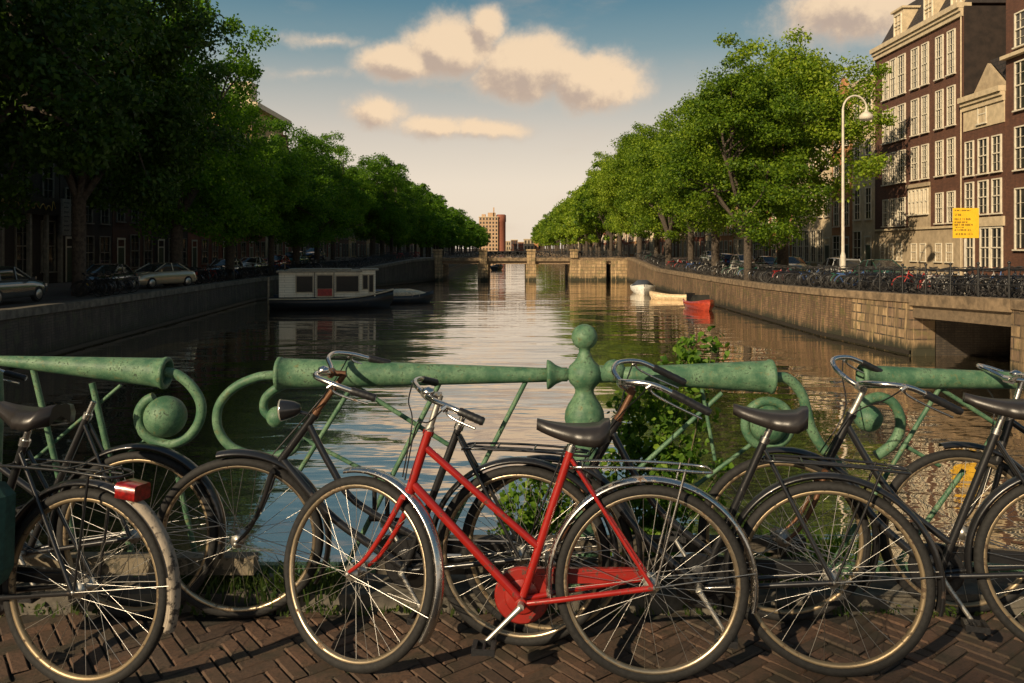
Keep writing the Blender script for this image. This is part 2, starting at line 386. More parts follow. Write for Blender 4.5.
# herringbone bricks as real little blocks
random.seed(3); k = MB(); Wb = .062; n_ = 3; ang = R(38)
ca, sa = math.cos(ang), math.sin(ang)
def brick(u0, v0, du, dv):
    cx, cy = (u0+du/2)*Wb, (v0+dv/2)*Wb; X = cx*ca-cy*sa; Y = cx*sa+cy*ca+2.6
    if not (-4.6 < X < 4.6 and 1.2 < Y < 3.42): return
    hx, hy = du*Wb/2-.0032, dv*Wb/2-.0032; zt = random.gauss(.0, .0022); e = .005; tx, ty = random.gauss(0, .012), random.gauss(0, .012)
    vs = []
    for (ix, iy, dz) in ((hx, hy, -.008), (hx-e, hy-e, 0)):
        for sx, sy in ((-1, -1), (1, -1), (1, 1), (-1, 1)):
            px_, py_ = sx*ix+random.gauss(0, .0008), sy*iy+random.gauss(0, .0008)
            vs.append((X+px_*ca-py_*sa, Y+px_*sa+py_*ca, zt+dz+tx*px_+ty*py_))
    k.add(vs, [(4, 5, 6, 7), (0, 1, 5, 4), (1, 2, 6, 5), (2, 3, 7, 6), (3, 0, 4, 7)])
for i in range(-140, 140):
    for j in range(-30, 30):
        ox, oy = i+j*n_, i-j*n_
        brick(ox, oy, n_, 1); brick(ox+n_, oy+1-n_, 1, n_)
m, g, b, o = newmat('pavement_brick'); c = coord(g); r_ = g.n.new('ShaderNodeNewGeometry').outputs['Random Per Island']
n1 = g.noise(c, 60, 6, .75); n2 = g.noise(c, 5, 5, .6)
col = g.ramp(r_, [(0, (.058, .036, .024)), (.35, (.088, .052, .032)), (.7, (.12, .066, .040)), (1, (.085, .058, .040))])
col = g.mix(g.math('MULTIPLY', g.smooth(n1, .45, .7), .7), col, (.025, .019, .015, 1)); col = g.mix(g.math('MULTIPLY', g.smooth(n2, .45, .65), .7), col, (.03, .027, .014, 1))
setb(b, g, col, .78, 0, n1, .9, .006)
tag(k.build('brick_pavement', m), kind='structure')
MKERB = plain('kerb_stone', (.085, .075, .058), .85, var=.5, scale=14, bs=.6, bd=.01)
k = MB()
xk = -15.2
while xk < 15:
    L_ = random.uniform(.9, 1.3); k.box((xk+L_/2, 3.63, .0+random.uniform(-.004, .004)), (L_-.012, .34, .15)); xk += L_
k.box((0, 3.62, -.5), (30.2, .30, .82))
tag(k.build('bridge_kerb', MKERB), kind='structure')
kk = MB(); kk.box((0, -3, -.35), (30.2, 13, .5)); tag(kk.build('bridge_slab', MKERB), kind='structure')
MTIMB = worn('weathered_timber', (.17, .14, .095), (.05, .045, .03), .9, 0, 26, .5, .9, dist=.006)
k = MB()
k.box((-1.72, 3.50, .195), (1.2, .07, .075)).box((-1.9, 3.57, .05), (.07, .05, .24)).box((-1.3, 3.57, .05), (.07, .05, .24))
tag(k.build('timber_beam', MTIMB), 'weathered pale wooden beam behind the wheels at the left', 'beam')
k = MB()
for zz, yy in ((.26, 3.56), (.17, 3.54)): k.box((.35, yy, zz), (1.9, .05, .06))
for xx in (-.5, .35, 1.2): k.box((xx, 3.60, .16), (.06, .04, .3))
tag(k.build('timber_beam', plain('dark_timber', (.05, .042, .03), .85, var=.6, scale=20, bs=.7)), 'dark double timber rail low behind the red bicycle', 'beam')

# ------------------------------------------------------------------ green iron railing
YR = 3.62
MG = None
def green():
    m, g, b, o = newmat('green_cast_iron'); c = coord(g)
    n1 = g.noise(c, 120, 4, .7); n2 = g.noise(c, 14, 6, .65); n3 = g.noise(c, 330, 2, .6)
    col = g.mix(g.smooth(n2, .35, .68), (.035, .10, .055, 1), (.12, .215, .12, 1))
    col = g.mix(g.smooth(g.noise(c, 33, 5, .7), .56, .70), col, (.12, .14, .06, 1))
    pit = g.smooth(g.math('ADD', g.math('MULTIPLY', n1, .65), g.math('MULTIPLY', n2, .35)), .565, .62)
    col = g.mix(g.math('MULTIPLY', pit, .8), col, (.012, .018, .012, 1))
    col = g.mix(g.math('MULTIPLY', g.smooth(n3, .62, .72), .5), col, (.30, .34, .22, 1))
    n6 = g.noise(c, 210, 3, .8); p2 = g.smooth(n6, .60, .68); col = g.mix(g.math('MULTIPLY', p2, .75), col, (.015, .035, .012, 1))
    hh = g.math('SUBTRACT', g.math('MULTIPLY', n2, .6), g.math('ADD', pit, g.math('MULTIPLY', n3, -.2)))
    setb(b, g, col, .55, 0, hh, .55, .004, spec=.35); return m
MG = green()
def pr(px, py, y=YR): return P(px, py, y)
S_ = YR/F
rail = empty('bridge_railing', (0, YR, 0), 0, 'green cast iron bridge railing with tapered rails, scrolls and lattice rods', 'railing')
RM = Matrix.Translation((0, -YR, 0))
def rb(mb, name='rail', par=None, mt=None): return mb.xf(RM).build(name, mt or MG, par or rail)
def cone_rail(a, b, ra, rbb, caps=True):
    A = pr(*a); B = pr(*b); L_ = (B-A).length; q = MB(); ra *= S_; rbb *= S_
    prof = [(0, ra*.8), (.004, ra)]+[(L_*t/14, ra+(rbb-ra)*t/14) for t in range(1, 14)]+[(L_-.012, rbb), (L_-.01, rbb*1.07), (L_+.004, rbb*1.07), (L_+.008, rbb*.98), (L_+.008, rbb*.8), (L_-.02, rbb*.72)]
    q.lathe(prof, A, (B-A), 28); return rb(q, 'rail')
cone_rail((-10, 360), (166, 373), 4.5, 15)
cone_rail((-10, 360), (-186, 370), 4.5, 15)
cone_rail((549, 375), (279, 373.5), 7, 15.5)
cone_rail((622, 375), (771, 376.5), 8, 16)
cone_rail((1185, 385), (862, 376.5), 5, 11.5)
def lat(prof, o, ax=(0, 0, 1), n=32):
    return MB().lathe([(h*S_, r*S_) for h, r in prof], o, ax, n)
# post
pp = [(337-324+0, .3)]
prof = []
for i in range(0, 11):
    a = PI*i/10*.86; prof.append((337+13*-math.cos(a)*1, max(.2, 13*math.sin(a))))
prof = [(y, r) for y, r in prof]
prof += [(350.5, 5.6), (352, 5.4), (354, 6.6), (357, 7.2), (361, 10), (366, 15), (371, 17.4), (377, 17.6), (383, 14.5), (387, 10.5), (390, 9.3), (393, 9.5), (398, 12), (404, 16), (411, 19.2), (418, 20), (428, 18), (440, 14), (448, 12), (452, 16), (460, 16), (464, 11), (520, 12), (560, 15), (575, 22), (598, 24)]
prof = sorted([(-(y), r) for y, r in prof])
zz = [(h, r) for h, r in prof]
q = MB().lathe([((-HY-h)*-1*0+(h+HY)*S_, r*S_) for h, r in zz], (pr(584.5, HY).x, YR, EYE), (0, 0, 1), 36)
post = rb(q, 'post')
rb(lat([(0, 3), (3, 7), (8, 7), (14, 9.5), (19, 13.5), (22, 14.8), (23, 14.2), (23.5, 8)], pr(570, 374.5), (-1, 0, 0)), 'collar', post)
rb(lat([(0, 9), (12, 8.5), (22, 7.5)], pr(594, 374), (1, 0, 0)), 'collar', post)
rb(MB().sphere(pr(614, 371), 11.5*S_, n=24, m=16), 'finial', post)
for xx, yy in ((-10, 360),):
    q = MB().lathe([(-1.45, .07), (-1.35, .05), (-.55, .045), (-.2, .055), (-.06, .05), (-.04, .03), (.02, .035), (.06, .02), (.07, .002)], pr(xx, yy), (0, 0, 1), 24)
    rb(q, 'post')
def arcpts(seq, k=8): return spline([pr(*s) for s in seq], k)
q = MB(); q.tube(arcpts([(166, 372), (178, 375), (192, 387), (201, 404), (199, 422), (188, 437), (170, 444), (152, 440), (141, 428), (139, 413), (145, 402), (154, 397)]), 5.0*S_, 12); o = rb(q, 'scroll')
rb(MB().sphere(pr(165.5, 416.5), 20.5*S_, n=32, m=20), 'scroll_ball', o)
q = MB(); pts = arcpts([(279, 375), (258, 377), (234, 388), (219, 406), (218, 428), (230, 446), (252, 455), (274, 456), (292, 450), (300, 438)]); q.tube(pts, [4.6*S_]*len(pts), 12); o = rb(q, 'scroll')
q = MB(); pts = arcpts([(287, 384), (274, 390), (265, 399), (264, 410), (270, 417)]); q.tube(pts, 4.3*S_, 12); q.sphere(pr(277, 417), 10.5*S_, n=24, m=16); rb(q, 'scroll_ball', o)
q = MB(); pts = arcpts([(768, 378), (786, 378), (800, 391), (806, 408), (811, 428), (822, 447), (836, 462), (846, 480)]); q.tube(pts, 5.2*S_, 12); o = rb(q, 'scroll')
q = MB(); q.sphere(pr(768, 424), 19*S_, n=28, m=18); q.ring(pr(768, 424), 23*S_, 4.5*S_, N=40, n=10); rb(q, 'scroll_ball', o)
q = MB(); pts = arcpts([(862, 407), (868, 400), (880, 397), (893, 403), (900, 417), (899, 432), (890, 446), (876, 456)]); q.tube(pts, 5.0*S_, 12); o = rb(q, 'scroll')
q = MB(); q.sphere(pr(868, 418), 13.5*S_, n=24, m=16); q.sphere(pr(877, 418), 6*S_); rb(q, 'scroll_ball', o)
def rod(a, b, r=2.0, dy=0.0):
    q = MB(); q.tube([pr(a[0], a[1], YR+dy), pr(b[0], b[1], YR+dy)], r*S_, 8); rb(q, 'rod')
B0 = 576
def ext(a, b, yb=B0): return (a[0]+(b[0]-a[0])*(yb-a[1])/(b[1]-a[1]), yb)
for a, b, full, r, dy in [((33, 368), (56, 465), 1, 3.0, 0), ((92, 383), (111, 465), 1, 3.2, 0), ((30, 463), (121, 385), 0, 1.8, .02), ((112, 467), (146, 439), 0, 1.7, .02), ((171, 446), (196, 557), 1, 2.8, 0),
                      ((351, 388), (300, 470), 0, 2.4, 0), ((355, 386), (452, 447), 0, 2.4, .025), ((439, 384), (388, 484), 1, 2.6, 0), ((300, 437), (410, 494), 0, 2.2, .025), ((526, 381), (484, 463), 1, 2.4, 0),
                      ((722, 393), (637, 470), 0, 2.3, 0), ((702, 389), (715, 460), 0, 1.9, -.02), ((757, 440), (690, 490), 0, 2.2, .02), ((939, 389), (887, 474), 1, 2.3, 0), ((941, 389), (1006, 430), 0, 2.3, .02), ((1001, 420), (985, 448), 0, 2.3, 0),
                      ((902, 444), (940, 466), 0, 2.1, .02), ((964, 470), (928, 520), 1, 2.6, 0), ((1040, 390), (1100, 500), 1, 2.4, 0), ((-30, 372), (-60, 520), 1, 2.6, 0)]:
    rod(a, ext(a, b) if full else b, r, dy)
q = MB(); q.box((0, 0, .13), (15.6, .04, .035)); q.build('bottom_rail', MG, rail)

# ------------------------------------------------------------------ bicycles
def paint(name, col, rust=(.05, .022, .01), thr=.60): return worn(name, col, rust, .28, 0, 55, thr, .2, coat=.5, rough2=.85)
MRED = paint('red_paint', (.27, .011, .007), (.07, .025, .015), .55)
MBLK = paint('black_paint', (.012, .012, .013), (.05, .03, .018), .585)
MBRN = worn('rusty_steel', (.13, .062, .032), (.28, .22, .16), .5, .5, 60, .57, .4, rough2=.4, metal2=.9)
MCHR = worn('dull_chrome', (.62, .60, .56), (.10, .055, .028), .24, 1, 70, .56, .08, rough2=.8, metal2=0)
MALU = worn('worn_aluminium', (.50, .48, .43), (.13, .10, .07), .42, .9, 60, .55, .3, rough2=.8, metal2=.2)
MRIM = worn('wheel_rim_metal', (.46, .37, .25), (.12, .07, .035), .35, .9, 40, .54, .2, rough2=.8, metal2=.1)
MSPK = worn('spoke_steel', (.50, .48, .44), (.2, .14, .08), .35, 1, 60, .6, .1, metal2=.4)
MTYR = plain('tyre_rubber', (.009, .0085, .008), .8, var=.5, scale=60, bs=.5, bd=.003)
MGRP = plain('grip_rubber', (.010, .010, .011), .45, var=.4, scale=80, bs=.4, bd=.002)
MSAD = worn('saddle_leather', (.022, .019, .018), (.06, .045, .035), .36, 0, 45, .6, .35, rough2=.6)
MREF = plain('red_reflector', (.20, .006, .005), .3, var=.5, scale=60, bs=.1, coat=.6)
MGRW = worn('weathered_mudguard', (.30, .25, .19), (.04, .032, .025), .8, 0, 24, .49, .9, dist=.006)
MPAN = plain('green_pannier_cloth', (.018, .06, .045), .8, var=.3, scale=30)
MRIMY = worn('wheel_rim_old', (.30, .23, .14), (.07, .045, .025), .45, .7, 40, .52, .2, rough2=.8, metal2=.1)

def wheel(root, cx, M, R0=.355, spokes=36, seed=0, rim=None, fine=True):
    def pb(mb, name, mt, par): return mb.xf(M).build(name, mt, par)
    N = 72 if fine else 24
    r = MB(); Rr = R0-.040
    # rim: box section ring with lips
    prof = [(Rr+.010, -.0125), (Rr+.012, .0125), (Rr-.001, .0125), (Rr-.006, .006), (Rr-.008, 0), (Rr-.006, -.006), (Rr-.001, -.0125)]
    vs = []; k_ = len(prof)
    for i in range(N):
        a = 2*PI*i/N
        for (q_, y) in prof: vs.append((cx+math.cos(a)*q_, y, R0+math.sin(a)*q_))
    fs = [(i*k_+j, i*k_+(j+1) % k_, ((i+1) % N)*k_+(j+1) % k_, ((i+1) % N)*k_+j) for i in range(N) for j in range(k_)]
    r.add(vs, fs, True); w = pb(r, 'wheel', rim or MRIM, root)
    t = MB(); t.ring((cx, 0, R0), R0-.019, .0195, N=N, n=10)
    pb(t, 'tyre', MTYR, w)
    s = MB(); rnd = random.Random(seed)
    for i in range(spokes):
        side = .028 if i % 2 else -.028; a = 2*PI*(i+.5)/spokes; sweep = .62*(1 if (i//2) % 2 else -1)
        if rnd.random() < .04: continue
        hb = Vector((cx+math.cos(a+sweep*1.9)*.026, side, R0+math.sin(a+sweep*1.9)*.026)); e = Vector((cx+math.cos(a)*(Rr-.004), 0, R0+math.sin(a)*(Rr-.004)))
        s.tube([hb, e], .00115, 4, cap=False)
    pb(s, 'spokes', MSPK, w)
    h = MB(); h.lathe([(-.062, .004), (-.06, .009), (-.05, .009), (-.049, .006), (-.034, .012), (-.031, .029), (-.026, .029), (-.024, .014), (.024, .014), (.026, .029), (.031, .029), (.034, .012), (.049, .006), (.05, .009), (.06, .009), (.062, .004)], (cx, 0, R0), (0, 1, 0), 14)
    pb(h, 'hub', MALU, w); return w
def guard(cx, R0, a0, a1, M, width=.028, rad=.378, N=40):
    mb = MB(); rings = []
    for i in range(N+1):
        a = R(a0+(a1-a0)*i/N); sec = []
        for (dy, dr) in ((-1, -.014), (-.95, -.004), (-.6, .004), (0, .008), (.6, .004), (.95, -.004), (1, -.014), (.9, -.006), (.5, .001), (0, .005), (-.5, .001), (-.9, -.006)):
            q_ = rad+dr; sec.append((cx+math.cos(a)*q_, dy*width, R0+math.sin(a)*q_))
        rings.append(sec)
    return mb.loft(rings).xf(M)
def saddle_mesh(L_=.27, Wd=.105):
    mb = MB(); rings = []
    for i in range(15):
        t = i/14; x = -L_*.42+L_*t
        if t < .42: w_ = Wd*(.80+.2*math.sin(PI*min(1, t/.42*.9)))*(1 if t > .02 else .8)
        else: w_ = Wd*(.98-(.74)*((t-.42)/.58)**.75)
        w_ *= 1 if 0 < i < 14 else .72
        zt = .018*(1-t*1.9)**2+(.012 if t < .1 else 0); dp = .082*(1-t*.5)
        sec = []
        for (a, b_) in ((-1, -.9), (-1.02, -.45), (-.86, -.08), (-.45, .04), (0, 0), (.45, .04), (.86, -.08), (1.02, -.45), (1, -.9), (.6, -.7), (0, -.5), (-.6, -.7)):
            sec.append((x, a*w_, zt+b_*dp))
        rings.append(sec)
    return mb.loft(rings)
I4 = Matrix.Identity(4)
def bicycle(label, px_r, Yr, px_f, Yf, lean=4, steer=0, frame='lady', paintm=None, forkm=None, stemm=None, guardm=None, fguard=True, rguard=True, rack=None, saddle='std', bar='sweep', case=None, seed=0, lamp=False, reflector=False, headx=.20, seatx=.24, rake=.055, barz=0, barsteer=None, racksh=0,  rim=None, wheels=(True, True), legs=False, crank=-125, sadz=0):
    """facing local +x; placed so that rear and front contact points fall where the photo has them"""
    paintm = paintm or MBLK; forkm = forkm or paintm; stemm = stemm or MCHR; guardm = guardm or MBLK
    A = Vector(((px_r-CX)*Yr/F, Yr, 0)); Bp = Vector(((px_f-CX)*Yf/F, Yf, 0)); D = Bp-A; wb = D.length
    root = empty('bicycle', A, 0, label, 'bicycle', 'bicycles leaning on the bridge railing')
    yaw = math.atan2(D.y, D.x)
    root.rotation_euler = (Matrix.Rotation(yaw, 3, 'Z') @ Matrix.Rotation(R(lean), 3, 'X')).to_euler()
    R0 = .352
    BBp = Vector((.475, 0, .275)); ST = Vector((seatx, 0, .835+sadz*.5)); H1 = Vector((wb-headx-.02, 0, .86)); H0 = Vector((wb-headx-.02+rake, 0, .685)); hubr = Vector((0, 0, R0)); hubf = Vector((wb, 0, R0))
    ax = (H1-H0).normalized(); MS = Matrix.Translation(H0) @ Matrix.Rotation(R(steer), 4, ax) @ Matrix.Translation(-H0)
    f = MB()
    f.tube([BBp, ST+(ST-BBp).normalized()*.02], .0155, 12)
    f.tube([H0-ax*.03, H1+ax*.03], .0175, 14)
    for hh in (H0-ax*.03, H1+ax*.015): f.tube([hh, hh+ax*.016], .0215, 14)
    if frame == 'lady':
        f.tube([H0+ax*.01, BBp], .0165, 12)
        f.tube([H1-ax*.03, BBp+(ST-BBp)*.36], .014, 12)
    elif frame == 'swan':
        f.tube(spline([H0+ax*.01, H0.lerp(BBp, .35)+Vector((-.02, 0, -.06)), H0.lerp(BBp, .7)+Vector((0, 0, -.03)), BBp]), .0165, 12)
        f.tube(spline([H1-ax*.02, H1+Vector((-.09, 0, -.19)), H1+Vector((-.20, 0, -.33)), BBp+(ST-BBp)*.22]), .0145, 12)
    else:
        f.tube([H0+ax*.02, BBp], .0165, 12); f.tube([H1-ax*.03, ST-Vector((0, 0, .03))], .014, 12)
    for s in (-1, 1):
        f.tube([ST+Vector((-.005, s*.018, -.02)), hubr+Vector((0, s*.055, 0))], .0078, 8)
        f.tube([BBp+Vector((-.02, s*.025, 0)), BBp+Vector((-.13, s*.04, .02)), hubr+Vector((0, s*.055, 0))], .0105, 8)
    f.tube([BBp+Vector((0, -.036, 0)), BBp+Vector((0, .036, 0))], .021, 14)
    f.build('frame', paintm, root)
    # seat post + saddle
    top = ST+(ST-BBp).normalized()*(.085+sadz)
    q = MB(); q.tube([ST, top], .0125, 10); q.tube([ST+(ST-BBp).normalized()*.005, ST+(ST-BBp).normalized()*.028], .0195, 12); spo = q.build('seat_post', MCHR, root)
    if saddle:
        sm = saddle_mesh(); o_ = top+Vector((-.02, 0, .058)); sm.xf(Matrix.Translation(o_) @ Matrix.Rotation(R(-3), 4, 'Y')); sd_ = sm.build('saddle', MSAD, root)
        q = MB()
        for s in (-1, 1):
            q.tube(spline([o_+Vector((.13, s*.012, -.022)), o_+Vector((.04, s*.02, -.052)), o_+Vector((-.05, s*.03, -.058)), o_+Vector((-.09, s*.055, -.05))]), .0035, 6)
            pts = []
            for i in range(29):
                a = 2*PI*i/7; pts.append(o_+Vector((-.085+math.cos(a)*.013, s*.058+math.sin(a)*.013, -.058+i*.0017)))
            q.tube(pts, .0026, 5)
        q.tube([o_+Vector((0, -.035, -.055)), o_+Vector((0, .035, -.055))], .012, 8); q.build('spring_frame', MALU, sd_)
    # steering group
    MSB = MS if barsteer is None else Matrix.Translation(H0) @ Matrix.Rotation(R(barsteer), 4, ax) @ Matrix.Translation(-H0)
    q = MB(); crown = H0-ax*.045
    q.tube([crown+Vector((0, -.036, 0)), crown+Vector((0, .036, 0))], .013, 10)
    for s in (-1, 1):
        q.tube(spline([crown+Vector((0, s*.036, 0)), crown.lerp(hubf, .4)+Vector((-.022, s*.043, 0)), crown.lerp(hubf, .78)+Vector((-.026, s*.048, 0)), hubf+Vector((-.003, s*.052, .006))]), [.0125-.006*i/18 for i in range(19)], 10)
    q.xf(MS).build('fork', forkm, root)
    stem_top = H1+ax*(.15+barz)
    q = MB(); q.tube([H1+ax*.025, stem_top], .0125, 12); q.tube([H1+ax*.03, H1+ax*.05], .017, 12)
    fw = Vector((.055, 0, .004)) if bar != 'oma' else Vector((.02, 0, .004)); bc = stem_top+fw
    q.tube([stem_top-Vector((.004, 0, 0)), bc], .0125, 10); q.tube([bc-Vector((0, .025, 0)), bc+Vector((0, .025, 0))], .0165, 12)
    q.xf(MSB); st = q.build('stem', stemm, root)
    if bar == 'sweep': side = [(0, 0, 0), (.012, .06, .012), (.035, .13, .032), (.02, .21, .036), (-.05, .255, .02), (-.12, .27, -.002), (-.215, .282, -.03)]; gi = 5
    elif bar == 'flat': side = [(0, 0, 0), (.01, .07, .008), (.006, .15, .014), (-.02, .21, .01), (-.05, .25, .0), (-.125, .30, -.03)]; gi = 4
    else: side = [(0, 0, 0), (.03, .05, .02), (.05, .12, .05), (.02, .20, .068), (-.06, .235, .066), (-.13, .245, .04), (-.27, .262, -.03)]; gi = 5
    q = MB(); both = [Vector((a, -b_, c_))+bc for a, b_, c_ in side[::-1]]+[Vector((a, b_, c_))+bc for a, b_, c_ in side[1:]]
    q.tube(spline(both, 5), .0108, 10); hb_ = q.xf(MSB).build('handlebar', MCHR, root)
    for s in (-1, 1):
        q = MB(); a_ = [bc+Vector((p_[0], s*p_[1], p_[2])) for p_ in side[gi:]]; a_ = spline(a_, 8) if len(a_) > 2 else [a_[0].lerp(a_[-1], t/12) for t in range(13)]
        rr = [.0155+.0008*math.sin(i*2.4) for i in range(len(a_))]; rr[0] = .0135; rr[-1] = .013
        q.tube(a_, rr, 12); q.xf(MSB).build('grip', MGRP, hb_)
        q = MB(); p1 = bc+Vector((side[gi-1][0], s*side[gi-1][1], side[gi-1][2])); p2 = bc+Vector((side[-1][0]+.03, s*(side[-1][1]-.004), side[-1][2]-.022))
        q.tube(spline([p1, p1+Vector((0, 0, -.028)), p1.lerp(p2, .4)+Vector((0, 0, -.022)), p2]), .0048, 6); q.tube([p1, p1+Vector((.02, 0, -.014))], .011, 8); q.xf(MSB).build('brake_lever', MCHR, hb_)
        q = MB(); q.tube(spline([p1+Vector((.02, 0, -.014)), p1+Vector((.05, -s*.06, -.07)), bc+Vector((.045, s*.03, -.11)), H0+Vector((.03, s*.018, .03))]), .0028, 6); q.xf(MSB).build('brake_cable', MGRP, hb_)
    q = MB(); q.lathe([(0, .022), (.006, .025), (.016, .02), (.022, .008), (.024, .001)], bc+Vector((.016, .085, .028)), (0, 0, 1), 16); q.xf(MSB).build('bell', MCHR, hb_)
    if wheels[1]: wheel(root, wb, MS, R0, 36, seed+1, rim)
    if wheels[0]: wheel(root, 0, I4, R0, 36, seed+2, rim)
    if fguard:
        q = guard(wb, R0, 78, 172, MS); gd = q.build('mudguard', guardm, root)
        # angle 0 = forward, 180 = rearward; the long end hangs behind the fork
        q = guard(wb, R0, 172, 212, MS); q.build('mudguard_end', guardm, gd)
        q = MB()
        for s in (-1, 1): q.tube([hubf+Vector((0, s*.05, 0)), hubf+Vector((-.345, s*.026, -.11))], .0022, 5)
        q.xf(MS).build('stay', MSPK, gd)
    if rguard:
        q = guard(0, R0, -10, 168, I4); gd = q.build('mudguard', guardm, root)
        gd.data.transform(Matrix.Identity(4))
        q = guard(0, R0, 168, 194, I4); q.build('mudguard_end', MGRW if rguard == 'worn' else guardm, gd)
        if rguard == 'worn':
            q = guard(0, R0, 118, 197, I4, width=.027, rad=.384); q.build('mudguard_patch', MGRW, gd)
        q = MB()
        for s in (-1, 1): q.tube([hubr+Vector((0, s*.055, 0)), hubr+Vector((-.37, s*.026, .05))], .0024, 5)
        q.build('stay', MSPK, gd)
    if rack:
        rm = rack; q = MB(); zr = .775
        for s in (-1, 1):
            q.tube(spline([(.24, s*.03, zr-.01), (.20, s*.06, zr), (-.05, s*.065, zr), (-.24, s*.06, zr-.012), (-.27, s*.02, zr-.016)], 5), .0052, 8)
            q.tube([(-.17, s*.064, zr), (-.01-racksh, s*.06, R0+.01)], .0048, 6); q.tube([(-.27, -.02, zr-.016), (-.27, .02, zr-.016)], .0052, 6)
        if rm is not MCHR: q.tube([(.22, 0, zr), (-.26, 0, zr-.01)], .0045, 6)
        for x_ in ((-.2, -.05, .1, .2) if rm is not MCHR else (.2,)): q.tube([(x_, -.065, zr), (x_, .065, zr)], .0036, 6)
        q.xf(Matrix.Translation((racksh, 0, 0))); rk = q.build('luggage_rack', rm, root)
    if reflector:
        q = MB(); q.loft([[( -.27-.0, s_[0]*.05, .715+s_[1]*.028) for s_ in ((-1, -.8), (-.8, -1), (.8, -1), (1, -.8), (1, .8), (.8, 1), (-.8, 1), (-1, .8))], [(-.345, s_[0]*.042, .705+s_[1]*.028) for s_ in ((-1, -.8), (-.8, -1), (.8, -1), (1, -.8), (1, .8), (.8, 1), (-.8, 1), (-1, .8))]]); q.xf(Matrix.Translation((racksh, 0, 0))); q.build('rear_light', MREF, root)
    if case:
        q = MB()
        q.lathe([(0, .098), (.004, .104), (.024, .104), (.028, .098)], BBp+Vector((0, -.075, 0)), (0, 1, 0), 40)
        q.lathe([(0, .06), (.006, .066), (.009, .06), (.0095, .01)], BBp+Vector((0, -.05, 0)), (0, 1, 0), 32)
        q.lathe([(0, .034), (.006, .030)], BBp+Vector((0, -.043, 0)), (0, 1, 0), 24)
        q.prism([(BBp.x, -.072, BBp.z+.10), (.05, -.072, R0+.032), (.0, -.072, R0+.02), (.0, -.072, R0-.012), (.05, -.072, R0-.018), (BBp.x-.06, -.072, BBp.z+.045)], (0, .022, 0))
        q.tube([(BBp.x-.05, -.049, BBp.z+.075), (.02, -.049, R0+.03)], .004, 6)
        q.build('chain_case', case, root)
    cr = R(crank); dv = Vector((math.cos(cr), 0, math.sin(cr)))
    for s in (1, -1):
        q = MB(); a_ = BBp+Vector((0, s*.036, 0)); e = BBp+dv*.17*s+Vector((0, s*.085, 0)); q.tube([a_, BBp+Vector((0, s*.07, 0))], .013, 10); q.tube([BBp+Vector((0, s*.066, 0)), BBp+dv*.05*s+Vector((0, s*.07, 0)), e], [.0125, .010, .0085], 8)
        c_ = q.build('crank', MALU, root)
        q = MB(); q.tube([e, e+Vector((0, s*.085, 0))], .007, 8)
        for dx in (-.033, .033): q.box(e+Vector((dx, s*.05, 0)), (.016, .082, .024))
        for dy in (.012, .088): q.box(e+Vector((0, s*dy, 0)), (.08, .005, .02))
        q.build('pedal', MGRP, c_)
    if legs:
        q = MB(); q.tube(spline([(.40, .03, .27), (.30, .09, .16), (.22, .14, .02)]), .008, 8); q.build('kickstand', MALU, root)
    if lamp:
        q = MB(); lc = H1+Vector((.085, .0, .045)); q.lathe([(-.045, .008), (-.04, .02), (-.02, .032), (.01, .040), (.028, .044), (.034, .044)], lc, (1, 0, -.08), 20); q.tube([H1+Vector((.0, 0, .02)), lc+Vector((-.03, 0, -.01))], .008, 8); q.xf(MS); lo = q.build('headlamp', MBLK, root)
        q = MB(); q.lathe([(.034, .046), (.04, .046), (.046, .03), (.05, .004)], lc, (1, 0, -.08), 20); q.xf(MS).build('lens', plain('lamp_lens', (.55, .53, .45), .15, .6), lo)
    return root

MREDC = worn('red_chain_case_paint', (.24, .014, .009), (.06, .03, .02), .4, 0, 30, .52, .4, coat=.3)
b_red = bicycle('bright red step-through bicycle with silver mudguards, at the centre front', 652, 2.90, 349, 2.97, 4, -24, 'lady', MRED, MRED, MALU, MCHR, 'long', True, MCHR, case=MREDC, seed=1, bar='flat', headx=.26, crank=-43, rim=MRIM, barsteer=26, barz=.02, racksh=.05, seatx=.297, sadz=-.04)
b_B = bicycle('black bicycle without a saddle, its front wheel left of the red bicycle', 521, 3.17, 236, 3.34, 3, 14, 'swan', MBLK, MBLK, MBRN, MBLK, True, True, MBLK, saddle=None, seed=5, bar='sweep', lamp=True, case=MBLK, rim=MRIM, headx=.29, rake=.13, barz=.09, seatx=.265)
b_D = bicycle('old black bicycle with rusty head tube and tall chrome handlebar, right of the red one', 832, 2.945, 545, 3.22, 4, 8, 'swan', MBLK, MBRN, MBRN, MBLK, True, True, MBLK, seed=9, bar='oma', case=MBLK, rim=MRIMY, headx=.25, rake=.09, barz=.02, barsteer=14, sadz=-.015)
b_F = bicycle('black bicycle with pale worn stem and curved down tube, second from the right', 1080, 3.03, 783, 3.36, 4, 10, 'swan', MBLK, MBRN, MALU, MBLK, True, True, None, seed=13, bar='oma', case=MBLK, rim=MRIMY, headx=.24, rake=.08, barz=.0, barsteer=24, seatx=.27)
b_A = bicycle('black bicycle with red rear light and peeling grey mudguard end, leftmost in front', 79, 2.86, -205, 3.18, 4, 0, 'swan', MBLK, MBLK, MCHR, MBLK, True, 'worn', MBLK, seed=17, reflector=True, case=MBLK, rim=MRIMY, racksh=.12, seatx=.30)
b_G = bicycle('black bicycle cut off by the right picture edge, only its front wheel showing', 1245, 3.3, 962, 3.44, 3, 4, 'lady', MBLK, MBLK, MCHR, MBLK, True, True, None, seed=21, rim=MRIMY)
b_H = bicycle('saddleless black bicycle behind the leftmost one, its rear wheel beside the railing', 135, 3.40, -120, 3.45, 3, 0, 'lady', MBLK, MBLK, MCHR, MBLK, True, True, None, saddle=None, seed=25, rim=MRIMY)
